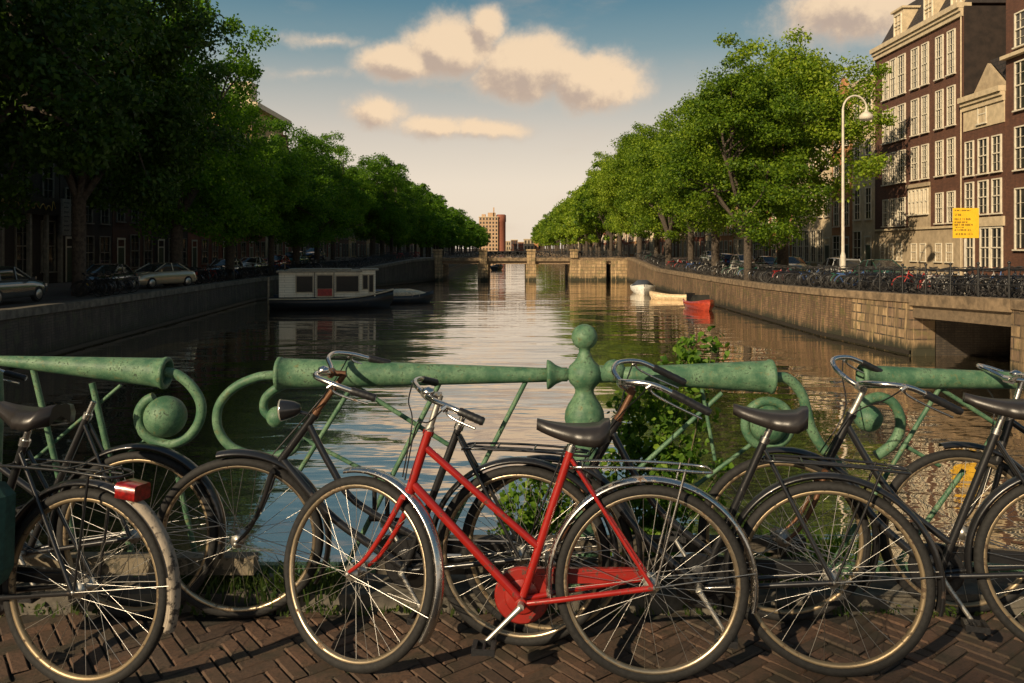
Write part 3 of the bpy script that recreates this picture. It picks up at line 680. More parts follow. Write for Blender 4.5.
# pannier on bike A
q = MB(); rings = []
for i, s in enumerate((0, .5, 1)):
    y = .085+.11*s; e = .012 if s in (0, 1) else 0
    rings.append([(.21+e, y, .38+e), (.42-e, y, .36+e), (.45-e, y, .42), (.46-e, y, .66), (.42-e, y, .72-e), (.25+e, y, .74-e), (.20+e, y, .69), (.19+e, y, .44)])
q.loft(rings, smooth=False); pn = q.build('pannier_bag', MPAN); fixn(pn); pn.matrix_world = Matrix.Translation(b_A.location) @ b_A.rotation_euler.to_matrix().to_4x4()
pn.location.x -= .02; tag(pn, 'dark green pannier bag hanging beside the leftmost rear wheel', 'bag')
# u-lock
q = MB(); c0 = P(381, 492, 3.42); s_ = .027
q.tube(spline([c0+Vector((-s_, 0, -.10)), c0+Vector((-s_, 0, .04)), c0+Vector((-s_*.7, 0, .07)), c0+Vector((0, 0, .082)), c0+Vector((s_*.7, 0, .07)), c0+Vector((s_, 0, .04)), c0+Vector((s_, 0, -.10))]), .010, 10)
q.tube([c0+Vector((-.05, 0, -.11)), c0+Vector((.05, 0, -.11))], .016, 12); tag(q.build('bicycle_lock', MGRP), 'black U-shaped lock hanging on the frame tubes behind the red head tube', 'lock')

# ------------------------------------------------------------------ foreground plants
def leafcloud(mb, centers, n, size, rnd, flatten=.75, spread=1.0):
    """many small bent leaves round the given (centre, radius) clumps"""
    for (c, r) in centers:
        for _ in range(n):
            d_ = Vector((rnd.gauss(0, 1), rnd.gauss(0, 1), rnd.gauss(0, 1)*flatten)); d_ = d_.normalized()*r*(rnd.random()**.45)*spread
            p_ = Vector(c)+d_; s = size*rnd.uniform(.55, 1.25)
            nrm = (Vector((rnd.gauss(0, 1), rnd.gauss(0, 1), rnd.gauss(.6, .9)))).normalized(); t_ = nrm.orthogonal().normalized(); t_.rotate(Matrix.Rotation(rnd.uniform(0, 6.28), 3, nrm)); b_ = nrm.cross(t_)
            v = [p_-t_*s*.5, p_-t_*s*.18+b_*s*.34, p_+t_*s*.2+b_*s*.30, p_+t_*s*.55-nrm*s*.12, p_+t_*s*.2-b_*s*.30, p_-t_*s*.18-b_*s*.34, p_+nrm*s*-.06]
            mb.add(v, [(0, 6, 1), (1, 6, 2), (2, 6, 3), (3, 6, 4), (4, 6, 5), (5, 6, 0)])
MLF = leafmat('shrub_leaf', (.04, .10, .012), (.11, .21, .02), (.25, .34, .04), .45)
MSTEM = plain('plant_stem', (.07, .06, .03), .8)
def shrub(label, base, tips, n, size, seed, rad=.05, dens=1):
    rnd = random.Random(seed); root = empty('shrub', base, 0, label, 'shrub')
    st = MB(); lf = MB(); cs = []
    for tp in tips:
        tp = Vector(tp)-Vector(base); mid = tp*.5+Vector((rnd.uniform(-.05, .05), rnd.uniform(-.05, .08), rnd.uniform(-.02, .08)))
        pts = spline([Vector((rnd.uniform(-.03, .03), 0, -.05)), mid, tp], 8); st.tube(pts, [.006*(1-.75*i/len(pts)) for i in range(len(pts))], 6)
        for i in range(4, len(pts)):
            if rnd.random() < .9*dens: cs.append((pts[i]+Vector((rnd.gauss(0, .03), rnd.gauss(0, .04), rnd.gauss(0, .03))), rad*rnd.uniform(.7, 1.4)))
    leafcloud(lf, cs, n, size, rnd); st.build('stem', MSTEM, root); lf.build('foliage', MLF, root); return root
Yp = 3.98
tips = [P(x_, y_, Yp+dy) for x_, y_, dy in [(690, 345, .1), (712, 352, .0), (700, 372, .1), (668, 375, 0), (640, 372, .1), (628, 392, 0), (655, 395, .1), (620, 420, 0), (640, 428, .05), (660, 420, .1), (672, 440, 0), (612, 455, 0), (690, 475, .1), (650, 455, 0), (668, 480, 0), (718, 350, .15), (682, 352, .2), (720, 470, 0)]]
shrub('tall leafy climber growing up outside the railing right of the green post', Vector((.66, Yp, -.25)), tips, 24, .036, 5, .06)
tips = [P(x_, y_, Yp+dy) for x_, y_, dy in [(498, 505, 0), (515, 488, .1), (530, 480, 0), (545, 470, .1), (560, 478, 0), (575, 492, 0), (585, 470, .1), (520, 520, -.1), (545, 520, 0), (570, 525, 0), (600, 500, 0), (596, 540, 0), (505, 530, 0), (556, 500, .1), (535, 505, -.1)]]
shrub('bushy green shrub seen through the wheel behind the red frame', Vector((.22, Yp, -.3)), tips, 24, .034, 6, .06)
MGRS = leafmat('grass_blade', (.02, .04, .008), (.04, .075, .012), (.08, .10, .025), .25)
def weeds(label, x0, x1, y, z, n, hgt, seed, spread=.08, mt=None):
    rnd = random.Random(seed); mb = MB()
    for _ in range(n):
        x = rnd.uniform(x0, x1); yy = y+rnd.gauss(0, spread); h_ = hgt*rnd.uniform(.35, 1.1); dx, dy = rnd.gauss(0, .35)*h_, rnd.gauss(0, .3)*h_; w_ = rnd.uniform(.0025, .005)
        p0 = Vector((x, yy, z)); p1 = p0+Vector((dx*.35, dy*.35, h_*.6)); p2 = p0+Vector((dx, dy, h_)); s = Vector((w_, w_*.4, 0))
        mb.add([p0-s, p0+s, p1+s*.8, p1-s*.8, p2], [(0, 1, 2, 3), (3, 2, 4)])
        if rnd.random() < .35: leafcloud(mb, [(p1, .02)], 2, .028, rnd)
    o = mb.build('weeds', mt or MLF); tag(o, label, 'weeds', kind='stuff'); return o
weeds('grass and weeds growing along the kerb left of the red bicycle', -1.5, -.75, 3.52, .05, 480, .15, 1, .05, MGRS)
weeds('sparse grass along the kerb stones', -3.5, 4, 3.44, 0, 500, .05, 2, .015, MGRS)
weeds('weeds growing behind the rail at the right', 1.05, 1.6, 3.72, .0, 500, .3, 3)

# ------------------------------------------------------------------ trees
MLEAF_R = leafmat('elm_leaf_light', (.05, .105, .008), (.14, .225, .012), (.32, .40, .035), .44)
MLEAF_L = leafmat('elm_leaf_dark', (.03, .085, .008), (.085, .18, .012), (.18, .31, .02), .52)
MBARK = plain('bark', (.055, .042, .03), .95, var=.5, scale=9, bs=1, bd=.03)
def crown_arrays(seed, nleaf, size, rx=5.9, rz=6.6, zc=8.7, nclump=120):
    rs = np.random.RandomState(seed)
    # big lobes make the outline uneven
    lobes = []
    for i in range(16):
        a = rs.uniform(0, 2*PI); e = rs.uniform(-1.0, 1.0); r = rs.uniform(.35, .72)
        ce = math.sqrt(max(0, 1-min(1, abs(e))**2))
        lobes.append((math.cos(a)*rx*r*max(.6, ce), math.sin(a)*rx*r*max(.6, ce), zc+e*rz*.62, rs.uniform(1.9, 3.1)))
    lobes.append((0, 0, zc+rz*.62, 2.4)); lobes.append((0, 0, zc, 3.8))
    cl = []
    while len(cl) < nclump:
        lx, ly, lz, lr = lobes[rs.randint(len(lobes))]
        d_ = rs.normal(size=3); d_ /= np.linalg.norm(d_); q_ = np.array([lx, ly, lz])+d_*lr*rs.uniform(.55, 1.05)*np.array([1, 1, .9])
        if q_[2] < 2.6: continue
        cl.append((q_, rs.uniform(.55, 1.15)))
    idx = rs.randint(0, nclump, nleaf); C_ = np.array([c[0] for c in cl])[idx]; Rr = np.array([c[1] for c in cl])[idx]
    dd = rs.normal(size=(nleaf, 3)); dd /= np.linalg.norm(dd, axis=1)[:, None]
    Pn = C_+dd*(Rr*rs.uniform(.2, 1.1, nleaf)**.7)[:, None]*np.array([1.1, 1.1, .7])
    loose = rs.rand(nleaf) < .06; Pn[loose] += rs.normal(size=(loose.sum(), 3))*.16
    nr = rs.normal(size=(nleaf, 3))+dd*.9+np.array([0, 0, .5]); nr /= np.linalg.norm(nr, axis=1)[:, None]
    ref = rs.normal(size=(nleaf, 3)); T = np.cross(nr, ref); T /= np.linalg.norm(T, axis=1)[:, None]; B = np.cross(nr, T)
    s = (size*rs.uniform(.6, 1.35, nleaf))[:, None]
    V = np.stack([Pn-T*s*.6, Pn+B*s*.36-nr*s*.05, Pn+T*s*.6, Pn-B*s*.36-nr*s*.05], 1).reshape(-1, 3)
    return V, cl
def crown_mesh(name, mat, *a, **kw):
    V, cl = crown_arrays(*a, **kw); n = len(V)//4
    me = bpy.data.meshes.new(name); me.vertices.add(n*4); me.vertices.foreach_set('co', V.astype(np.float32).ravel())
    me.loops.add(n*4); me.loops.foreach_set('vertex_index', np.arange(n*4, dtype=np.int32)); me.polygons.add(n)
    me.polygons.foreach_set('loop_start', np.arange(0, n*4, 4, dtype=np.int32)); me.update(calc_edges=True); me.materials.append(mat)
    return me, cl
def trunk_mesh(seed, cl, r0=.30, fork=3.6, lean=(0, 0)):
    rnd = random.Random(seed); mb = MB()
    top = Vector((lean[0], lean[1], fork)); mb.tube(spline([(0, 0, -.6), (.02, 0, .3), (lean[0]*.5+.04, lean[1]*.5, fork*.55), top]), [r0*1.5, r0*1.25, r0*1.1, r0*1.04, r0, r0*.98, r0*.97]+[r0*.95]*12, 12)
    pick = rnd.sample(range(len(cl)), 34); mains = []
    for k in range(6):
        a = 2*PI*k/6+rnd.uniform(-.4, .4); e = Vector((math.cos(a)*rnd.uniform(1.6, 3), math.sin(a)*rnd.uniform(1.6, 3), fork+rnd.uniform(3, 6)))
        mid = top.lerp(e, .5)+Vector((rnd.uniform(-.4, .4), rnd.uniform(-.4, .4), rnd.uniform(-.2, .5))); pts = spline([top-Vector((0, 0, .3)), mid, e], 5)
        mb.tube(pts, [r0*.6*(1-.68*i/len(pts)) for i in range(len(pts))], 8); mains.append((mid, e))
    for i in pick:
        t = Vector(cl[i][0]); mi, e = min(mains, key=lambda q_: (q_[1]-t).length); s0 = mi.lerp(e, rnd.uniform(.3, 1)); mm = s0.lerp(t, .5)+Vector((rnd.uniform(-.3, .3), rnd.uniform(-.3, .3), rnd.uniform(-.1, .4)))
        pts = spline([s0, mm, t], 3); mb.tube(pts, [.085*(1-.8*j/len(pts)) for j in range(len(pts))], 5)
    return mb
MLEAF_N = leafmat('near_left_leaf_shaded', (.012, .035, .006), (.03, .07, .008), (.065, .12, .012), .3)  # darker leaf copy for near left trees, their deep shade put into colour
TV = {'R': [], 'L': [], 'RF': [], 'LF': [], 'LN': []}
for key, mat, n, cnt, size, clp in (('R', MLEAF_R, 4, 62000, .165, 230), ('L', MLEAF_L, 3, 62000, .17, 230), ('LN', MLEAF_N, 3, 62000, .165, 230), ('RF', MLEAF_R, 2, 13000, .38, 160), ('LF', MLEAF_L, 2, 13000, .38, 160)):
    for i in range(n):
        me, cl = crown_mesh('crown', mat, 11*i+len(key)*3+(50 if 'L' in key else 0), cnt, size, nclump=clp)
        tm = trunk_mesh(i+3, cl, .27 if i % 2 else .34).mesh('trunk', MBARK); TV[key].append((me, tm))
def tree(key, i, x, y, z, s, sz, rz, label, group):
    me, tm = TV[key][i % len(TV[key])]
    root = empty('tree', (x, y, z), rz, label, 'tree', group); root.scale = (s, s, sz)
    c_ = bpy.data.objects.new('crown', me); COL.objects.link(c_); c_.parent = root
    t_ = bpy.data.objects.new('trunk', tm); COL.objects.link(t_); t_.parent = root; return root
rnd = random.Random(12)
# right bank (x, y, width scale, height scale)
RT = [(18.8, 55.5, 1.18, 1.12), (14.9, 50.5, .98, .90), (15.4, 60.5, .98, .97)]
y = 69
while y < 430:
    RT.append((15.4+rnd.uniform(-.3, .4), y, rnd.uniform(.94, 1.06), rnd.uniform(.94, 1.03))); y += rnd.uniform(8, 9.5) if y < 200 else 12
for i, (x, y, s, sz) in enumerate(RT):
    if 96.5 < y < 108: x += 1.5
    lab = ('broad tall tree with a thick trunk behind the bicycles on the right quay' if i == 0 else 'slim tree with a low side limb, nearest the water on the right quay' if i == 1 else 'sunlit tree, %s from the camera in the right bank row' % ordw(i))
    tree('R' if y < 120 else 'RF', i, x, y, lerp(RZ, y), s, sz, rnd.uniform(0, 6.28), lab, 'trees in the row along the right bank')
LT = []
for y, s, sz in ((-26, 1.1, 1.2), (-15, 1.1, .88), (-3, 1.1, .9), (9, 1.1, 1.1), (19, 1.15, 1.15), (28.5, 1.25, 1.25), (37.5, 1.2, 1.3), (48.5, 1.12, 1.18), (57.5, 1.02, .96)): LT.append((-20.3 if y > 20 else -21, y, s, sz))  # trees behind the camera are unseen, added and sized to dapple the foreground
y = 66
while y < 450:
    LT.append((-20.0+rnd.uniform(-.4, .4), y, rnd.uniform(.92, 1.05), rnd.uniform(.84, .92))); y += rnd.uniform(8, 9.5) if y < 200 else 12
for i, (x, y, s, sz) in enumerate(LT):
    if y > 97: x += 2.5
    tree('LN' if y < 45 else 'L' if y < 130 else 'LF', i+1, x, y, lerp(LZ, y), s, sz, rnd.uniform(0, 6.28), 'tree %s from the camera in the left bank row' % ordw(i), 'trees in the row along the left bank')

# ------------------------------------------------------------------ buildings
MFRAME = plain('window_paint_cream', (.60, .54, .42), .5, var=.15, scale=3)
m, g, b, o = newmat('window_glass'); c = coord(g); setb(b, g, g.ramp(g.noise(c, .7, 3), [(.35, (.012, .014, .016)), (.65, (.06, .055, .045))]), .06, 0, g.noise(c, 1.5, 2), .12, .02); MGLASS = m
MFRAMED = plain('window_paint_cream_shaded', (.20, .18, .14), .6, var=.3, scale=3)  # cream frame paint darkened for the left bank, shade put into the colour
_wm = {}
def winmesh(w_, h_, nx, ny, mt=None):
    mt = mt or MFRAME; k = (round(w_, 1), round(h_, 1), nx, ny, mt.name)
    if k in _wm: return _wm[k]
    w_, h_ = max(.3, k[0]), max(.3, k[1]); f = MB(); t = .075     # local: y across, z up, x outwards(-x = to the canal for right side)
    f.box((0, -w_/2+t/2, h_/2), (.12, t, h_)).box((0, w_/2-t/2, h_/2), (.12, t, h_)).box((0, 0, h_-t/2), (.12, w_-2*t, t)).box((-.04, 0, -.04), (.22, w_+.12, .08))
    f.box((-.012, 0, h_*.5), (.09, w_-2*t, .07))
    for i in range(1, nx): f.box((0, -w_/2+w_*i/nx, h_/2), (.05, .026, h_-2*t))
    for j in range(1, ny):
        if abs(j/ny-.5) > .05: f.box((.003, 0, h_*j/ny), (.05, w_-2*t, .022))
    p = MB(); p.box((.04, 0, h_/2), (.03, w_-2*t, h_-2*t))
    _wm[k] = (f.mesh('window', mt), p.mesh('pane', MGLASS)); return _wm[k]
def window(root, x, y, z, w_, h_, sgn, nx=2, ny=4, panes=True):
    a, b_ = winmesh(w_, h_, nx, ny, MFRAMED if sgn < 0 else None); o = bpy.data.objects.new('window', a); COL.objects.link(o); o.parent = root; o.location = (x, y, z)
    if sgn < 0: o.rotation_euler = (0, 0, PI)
    p = bpy.data.objects.new('pane', b_); COL.objects.link(p); p.parent = o; return o
BR = {}
def brickmat(nm, a, b_): return masonry('brick_'+nm, a, b_, [x*.8 for x in a], .24, .09, .012, stain=.25, bs=.3)
BR['brown'] = brickmat('brown', (.13, .055, .031), (.085, .038, .024)); BR['orange'] = brickmat('orange', (.52, .24, .10), (.40, .18, .075)); BR['red'] = brickmat('red', (.30, .10, .055), (.22, .07, .04))
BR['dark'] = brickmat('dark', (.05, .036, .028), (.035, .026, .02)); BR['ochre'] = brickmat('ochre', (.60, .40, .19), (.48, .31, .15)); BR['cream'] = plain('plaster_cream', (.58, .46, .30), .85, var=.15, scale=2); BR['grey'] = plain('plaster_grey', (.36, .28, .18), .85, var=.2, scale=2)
BR['tar'] = plain('tarred_wall', (.022, .014, .010), .9, var=.4, scale=2); MTRIM = plain('cornice_paint', (.50, .40, .26), .55, var=.15, scale=3); MROOF = masonry('roof_tiles', (.05, .035, .03), (.035, .028, .026), (.015, .015, .015), .3, .25, .03, stain=.3)
MDOOR = plain('door_paint', (.03, .05, .035), .4)
def house(sgn, X, y0, y1, z0, H, mat, label, wins=None, nw=3, nf=4, roof='flat', base=None, door=True, end_mat=None, depth=11, trim=True, cat='house', nx=2, ny=4):
    """sgn +1: on the right bank, its front faces -x"""
    root = empty('house', (X, (y0+y1)/2, z0), 0, label, cat); w = y1-y0; hw = w/2
    wl = MB(); wl.box2((0, -hw, -.6), (sgn*depth, hw, H)); wl.build('wall', mat, root)
    if end_mat: q = MB(); q.box2((sgn*.02, -hw-.06, -.5), (sgn*depth, -hw-.004, H-.01)); q.build('side_wall', end_mat, root)
    if trim:
        q = MB(); q.box2((-sgn*.42, -hw-.02, H-.1), (sgn*.5, hw+.02, H+.22)); q.box2((-sgn*.28, -hw, H-.32), (-sgn*.004, hw, H-.102)); q.box2((-sgn*.16, -hw, H-.62), (-sgn*.004, hw, H-.322)); q.build('cornice', MTRIM, root)
    if base:
        q = MB(); q.box2((-sgn*.05, -hw+.01, -.5), (-sgn*.003, hw-.01, base[0])); q.build('plinth', base[1], root)
    if roof == 'pitch':
        q = MB(); q.prism([(sgn*.3, -hw, H+.2), (sgn*(depth*.5), -hw, H+3.2), (sgn*depth, -hw, H+.2)], (0, w, 0)); rf = fixn(q.build('roof', MROOF, root))
    elif roof == 'mansard':
        q = MB(); q.prism([(sgn*.2, -hw, H+.2), (sgn*2.0, -hw, H+3.4), (sgn*6.5, -hw, H+4.3), (sgn*depth, -hw, H+3.4), (sgn*depth, -hw, H+.2)], (0, w, 0)); rf = fixn(q.build('roof', MROOF, root))
    elif roof == 'gable':
        q = MB(); q.prism([(sgn*.05, -hw, H+.1), (sgn*.05, -hw*.45, H+1.2), (sgn*.05, -hw*.4, H+2.2), (sgn*.05, 0, H+3.0), (sgn*.05, hw*.4, H+2.2), (sgn*.05, hw*.45, H+1.2), (sgn*.05, hw, H+.1)], (sgn*.4, 0, 0)); fixn(q.build('gable', mat, root))
        q = MB(); q.prism([(sgn*.5, -hw, H), (sgn*.5, 0, H+2.4), (sgn*.5, hw, H)], (sgn*(depth-.6), 0, 0)); rf = fixn(q.build('roof', MROOF, root))
    else:
        q = MB(); q.box2((sgn*1, -hw+.2, H-.2), (sgn*depth*.97, hw-.2, H+.12)); rf = q.build('roof', MROOF, root)
    q = MB(); q.box2((sgn*4, hw*.55, H), (sgn*4.8, hw*.85, H+(4.8 if roof in ('pitch', 'mansard') else 2))); q.build('chimney', BR['red'], rf)
    xs = -sgn*.035
    if wins is None:
        wins = []; fh = H/nf
        for f_ in range(1, nf):
            for i in range(nw):
                ww = min(1.15, w/nw*.62); wins.append((-hw+w*(i+.5)/nw-ww/2, -hw+w*(i+.5)/nw+ww/2, f_*fh+.55, f_*fh+.55+fh*.66))
        for i in range(nw):
            if i == 0 and door: continue
            ww = min(1.5, w/nw*.74); wins.append((-hw+w*(i+.5)/nw-ww/2, -hw+w*(i+.5)/nw+ww/2, .75, .75+fh*.7))
    for (a, b_, z_, zt) in wins: window(root, xs, (a+b_)/2, z_, b_-a, zt-z_, sgn, nx, ny)
    if door:
        q = MB(); yc = -hw+w*.5/nw; q.box2((-sgn*.06, yc-.5, 0), (sgn*.1, yc+.5, 2.3)); dd = q.build('door', MDOOR, root)
        q = MB(); q.box2((-sgn*.10, yc-.62, 0), (-sgn*.064, yc-.5, 2.9)); q.box2((-sgn*.10, yc+.5, 0), (-sgn*.064, yc+.62, 2.9)); q.box2((-sgn*.12, yc-.62, 2.9), (-sgn*.064, yc+.62, 3.05)); q.box2((-sgn*.09, yc-.5, 2.3), (-sgn*.065, yc+.5, 2.4)); q.build('door_frame', MFRAME, dd)
    return root
ZB = -.5
# big brown corner building
y0, y1 = 49.62, 61.7; yc = (y0+y1)/2
cols_ = [(50.45, 51.4), (51.85, 52.8), (53.7, 54.6), (55.0, 56.0), (56.85, 58.0), (58.25, 59.1), (59.4, 60.3)]
W_ = []
for (zb, zt) in ((12.65, 15.4), (9.4, 11.9), (6.3, 8.6), (3.2, 5.2)):
    for i, (a, b_) in enumerate(cols_):
        if zb == 3.2 and i in (2, 3): continue
        W_.append((a-yc, b_-yc, zb-ZB, zt-ZB))
for a in (50.7, 52.0, 54.0, 55.2, 57.3, 58.6, 59.9): W_.append((a-yc, a+.8-yc, .7-ZB, 1.9-ZB))
big = house(1, 28, y0, y1, ZB, 16.6-ZB, BR['brown'], 'tall dark brown brick building with paired sash windows and cream cornice', W_, roof='mansard', base=(2.85-ZB, BR['grey']), door=False, end_mat=BR['tar'], cat='building', nx=3, ny=6)
q = MB(); q.box2((-.07, 53.5-yc, 2.86-ZB), (-.004, 56.4-yc, 5.9-ZB)); q.box2((-.2, 53.4-yc, 5.75-ZB), (-.071, 56.5-yc, 6.0-ZB)); q.build('plaster_panel', BR['grey'], big)
for i in range(5): window(big, -.09, 53.85+i*.56-yc, 3.9-ZB, .4, 1.7, 1, 1, 2)
q = MB(); q.box2((-.17, -6.02, 2.85-ZB), (-.052, 6.02, 3.0-ZB)); q.build('cornice', MTRIM, big)
q = MB(); q.tube([(-.1, -5.95, 0), (-.1, -5.95, 16.4-ZB)], .045, 8); q.build('drain_pipe', MTRIM, big)
for yy in (50.8, 54.2, 58.5):     # dormers
    q = MB(); q.box2((.25, yy-yc-.75, 16.85-ZB), (1.8, yy-yc+.75, 18.9-ZB)); q.box2((.1, yy-yc-.9, 18.9-ZB), (1.9, yy-yc+.9, 19.05-ZB)); dm = q.build('dormer', MTRIM, big); dm.location = (0, 0, 0)
    wm = winmesh(1.1, 1.6, 2, 3); w1_ = bpy.data.objects.new('window', wm[0]); COL.objects.link(w1_); w1_.parent = dm; w1_.location = (.22, yy-yc, 17.05-ZB)
# small house with cream gable
y0, y1 = 45.4, 49.55; yc = (y0+y1)/2; W_ = []
for (a, b_) in ((48.45, 49.35), (47.0, 47.95), (45.7, 46.6)):
    W_ += [(a-yc, b_-yc, 6.0-ZB, 8.1-ZB), (a-yc, b_-yc, 3.6-ZB, 5.6-ZB)]
W_ += [(47.1-yc, 48.0-yc, 9.0-ZB, 10.1-ZB), (45.6-yc, 46.7-yc, .4-ZB, 2.75-ZB), (46.75-yc, 47.8-yc, .4-ZB, 2.75-ZB), (48.4-yc, 49.3-yc, .4-ZB, 2.75-ZB)]
sm = house(1, 28, y0, y1, ZB, 10.6-ZB, BR['brown'], 'narrow low house with cream top storey between two tall brown buildings', W_, roof='none', door=False, nx=2, ny=4)
MB().box2((-.06, -2.05, 8.75-ZB), (-.004, 2.05, 10.0-ZB)).build('plaster_panel', MTRIM, sm); MB().box2((-.14, -2.06, 2.85-ZB), (-.004, 2.06, 3.4-ZB)).build('shop_cornice', MTRIM, sm)
q = MB(); q.prism([(.4, 2.0, 10.8-ZB), (.4, .3, 12.6-ZB), (.4, -1.6, 10.8-ZB)], (6, 0, 0)); fixn(q.build('gable', BR['grey'], sm))
q = MB(); q.prism([(.45, .15, 12.75-ZB), (.45, -2.05, 10.7-ZB), (.45, -2.05, 12.7-ZB)], (6, 0, 0)); fixn(q.build('roof', MROOF, sm))
y0, y1 = 36, 45.35; yc = (y0+y1)/2; W_ = []
for (zb, zt) in ((12.7, 14.6), (9.2, 11.9), (5.9, 8.3), (1.5, 4.9)):
    for a in (43.1, 41.2, 39.3, 37.4): W_.append((a-yc, a+1.35-yc, zb-ZB, zt-ZB))
rb_ = house(1, 28, y0, y1, ZB, 20-ZB, BR['brown'], 'tall brown brick building at the right edge of the picture', W_, roof='flat', door=False, nx=3, ny=4, cat='building')
q = MB(); q.box2((-.35, -4.7, 12.2-ZB), (-.004, 4.7, 12.4-ZB)); q.build('cornice', MTRIM, rb_)
names = {'cream': 'cream plastered', 'orange': 'orange brick', 'red': 'red brick', 'ochre': 'ochre brick', 'brown': 'brown brick', 'grey': 'grey plastered', 'dark': 'dark brick'}
rnd = random.Random(5)
seq = [(61.75, 65.8, 'cream', 15.2, 2, 4, 'flat'), (65.9, 70, 'orange', 13.5, 2, 4, 'gable'), (70.1, 80, 'cream', 13, 6, 3, 'flat'), (80.1, 86.5, 'orange', 14, 3, 4, 'gable'), (86.6, 93, 'red', 13, 3, 4, 'pitch'), (93.1, 101, 'ochre', 14, 4, 4, 'gable'), (101.1, 108, 'orange', 13, 3, 4, 'pitch'), (108.1, 116, 'cream', 14, 4, 4, 'flat'), (116.1, 124, 'red', 13, 3, 4, 'gable')]
y = 124.1
while y < 420:
    w = rnd.uniform(7, 12); seq.append((y, y+w, rnd.choice(['orange', 'red', 'ochre', 'cream', 'brown']), rnd.uniform(12, 15), 3, 4, rnd.choice(['gable', 'pitch', 'flat']))); y += w+.1
for i, (a, b_, mt, H_, nw, nf, rf) in enumerate(seq):
    house(1, 28, a, b_, ZB, H_, BR[mt], '%s house on the right bank, %s beyond the tall brown building' % (names[mt], ordw(i)), None, nw, nf, rf)
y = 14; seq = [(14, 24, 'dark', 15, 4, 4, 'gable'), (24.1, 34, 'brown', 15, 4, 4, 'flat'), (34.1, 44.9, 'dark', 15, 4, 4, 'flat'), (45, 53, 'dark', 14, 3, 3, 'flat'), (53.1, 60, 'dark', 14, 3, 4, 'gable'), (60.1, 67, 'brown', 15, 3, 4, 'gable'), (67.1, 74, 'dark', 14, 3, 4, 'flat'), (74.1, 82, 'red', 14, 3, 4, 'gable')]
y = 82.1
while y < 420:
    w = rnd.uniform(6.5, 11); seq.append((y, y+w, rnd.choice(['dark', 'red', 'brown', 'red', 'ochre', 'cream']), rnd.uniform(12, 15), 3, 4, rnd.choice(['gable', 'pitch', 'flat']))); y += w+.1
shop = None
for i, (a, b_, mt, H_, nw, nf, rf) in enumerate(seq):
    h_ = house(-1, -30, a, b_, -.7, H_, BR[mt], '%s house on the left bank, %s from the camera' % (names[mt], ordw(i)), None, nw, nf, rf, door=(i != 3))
    if i == 3: shop = h_
# shop front at the far left with a gilded fascia and a hanging board
q = MB(); q.box2((.06, -4, 4.4), (.35, 4, 5.5)); q.build('fascia_board', plain('black_board', (.012, .012, .012), .4), shop)
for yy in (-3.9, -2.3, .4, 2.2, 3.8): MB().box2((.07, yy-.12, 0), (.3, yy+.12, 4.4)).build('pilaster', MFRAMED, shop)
gold = plain('gilt_paint', (.55, .36, .10), .4, .4)
q = MB(); pts = []
rr_ = random.Random(8)
for k_ in range(9): pts += [(.38, 2.9-k_*.32*2+.0, 4.85+rr_.uniform(-.1, .2)), (.38, 2.9-k_*.64-.25, 5.05+rr_.uniform(-.15, .25)), (.38, 2.9-k_*.64-.4, 4.75+rr_.uniform(-.1, .1))]
q.tube(spline(pts, 4), .03, 5); q.build('gilt_lettering', gold, shop)
hs = MB(); hs.box2((0, -.5, -1.2), (.14, .5, 1.2)); hs.box2((-.6, -.03, .9), (-.0, .03, 1.0)); o = hs.build('hanging_sign', plain('sign_grey', (.20, .19, .17), .6), None, (-29.4, 52.6, 3.6)); tag(o, 'tall grey sign board hanging on the shop front at the far left', 'sign')
q = MB()
for i in range(7): q.box2((.142, -.36, .9-i*.3), (.146, -.36+random.uniform(.4, .7), .98-i*.3))
q.build('sign_marks', plain('sign_ink', (.06, .06, .06), .6), o)
# turreted building above the left trees
tb = empty('house', (-46, 118, -.5), 0, 'pale roof with chimneys and a small spire rising above the left trees', 'building')
MB().box2((-8, -7, 0), (10, 8, 21.5)).build('wall', BR['ochre'], tb)
q = MB(); q.box2((-9, -8, 21.5), (11, 9, 22.2)); q.build('cornice', MTRIM, tb)
q = MB(); q.prism([(-8, -7, 22.2), (1, -7, 25), (10, -7, 22.2)], (0, 15, 0)); fixn(q.build('roof', MROOF, tb)); 
q = MB(); q.box2((2, -6, 22.2), (3.6, -4.5, 26)); q.box2((6.5, -6, 22.2), (9.5, -3.5, 25.4)); q.build('chimney', MTRIM, tb)
q = MB(); q.lathe([(22, 1.2), (25, 1.2), (25.3, 1.5), (28.5, .3), (31, .05)], (-2.5, -5, 0), (0, 0, 1), 8); q.build('spire', MROOF, tb)
# far tower block and low roofs at the vanishing point
def box_building(label, x0, x1, y0, y1, z1, mat, floors, nw, cat='building', roofbits=()):
    root = empty('tower_block' if z1 > 15 else 'house', ((x0+x1)/2, y0, -.5), 0, label, cat); hw = (x1-x0)/2
    MB().box2((-hw, 0, 0), (hw, y1-y0, z1)).build('wall', mat, root)
    q = MB(); q.box2((-hw-.3, -.3, z1), (hw+.3, y1-y0+.3, z1+.5)); rf = q.build('cornice', MTRIM, root)
    for (a, b_, c_, d_, h_) in roofbits: MB().box2((a, b_, z1+.5), (c_, d_, z1+.5+h_)).build('roof_block', mat, root)
    fh = z1/floors
    for f_ in range(floors):
        for i in range(nw):
            xx = -hw+2*hw*(i+.5)/nw; q = MB(); q.box2((xx-hw/nw*.5, -.06, f_*fh+fh*.3), (xx+hw/nw*.5, -.003, f_*fh+fh*.85)); q.build('window', MGLASS, root)
    return root
MFAR = masonry('far_sandstone', (.55, .36, .21), (.46, .29, .17), (.4, .27, .16), 1.2, .5, .05, stain=.2)
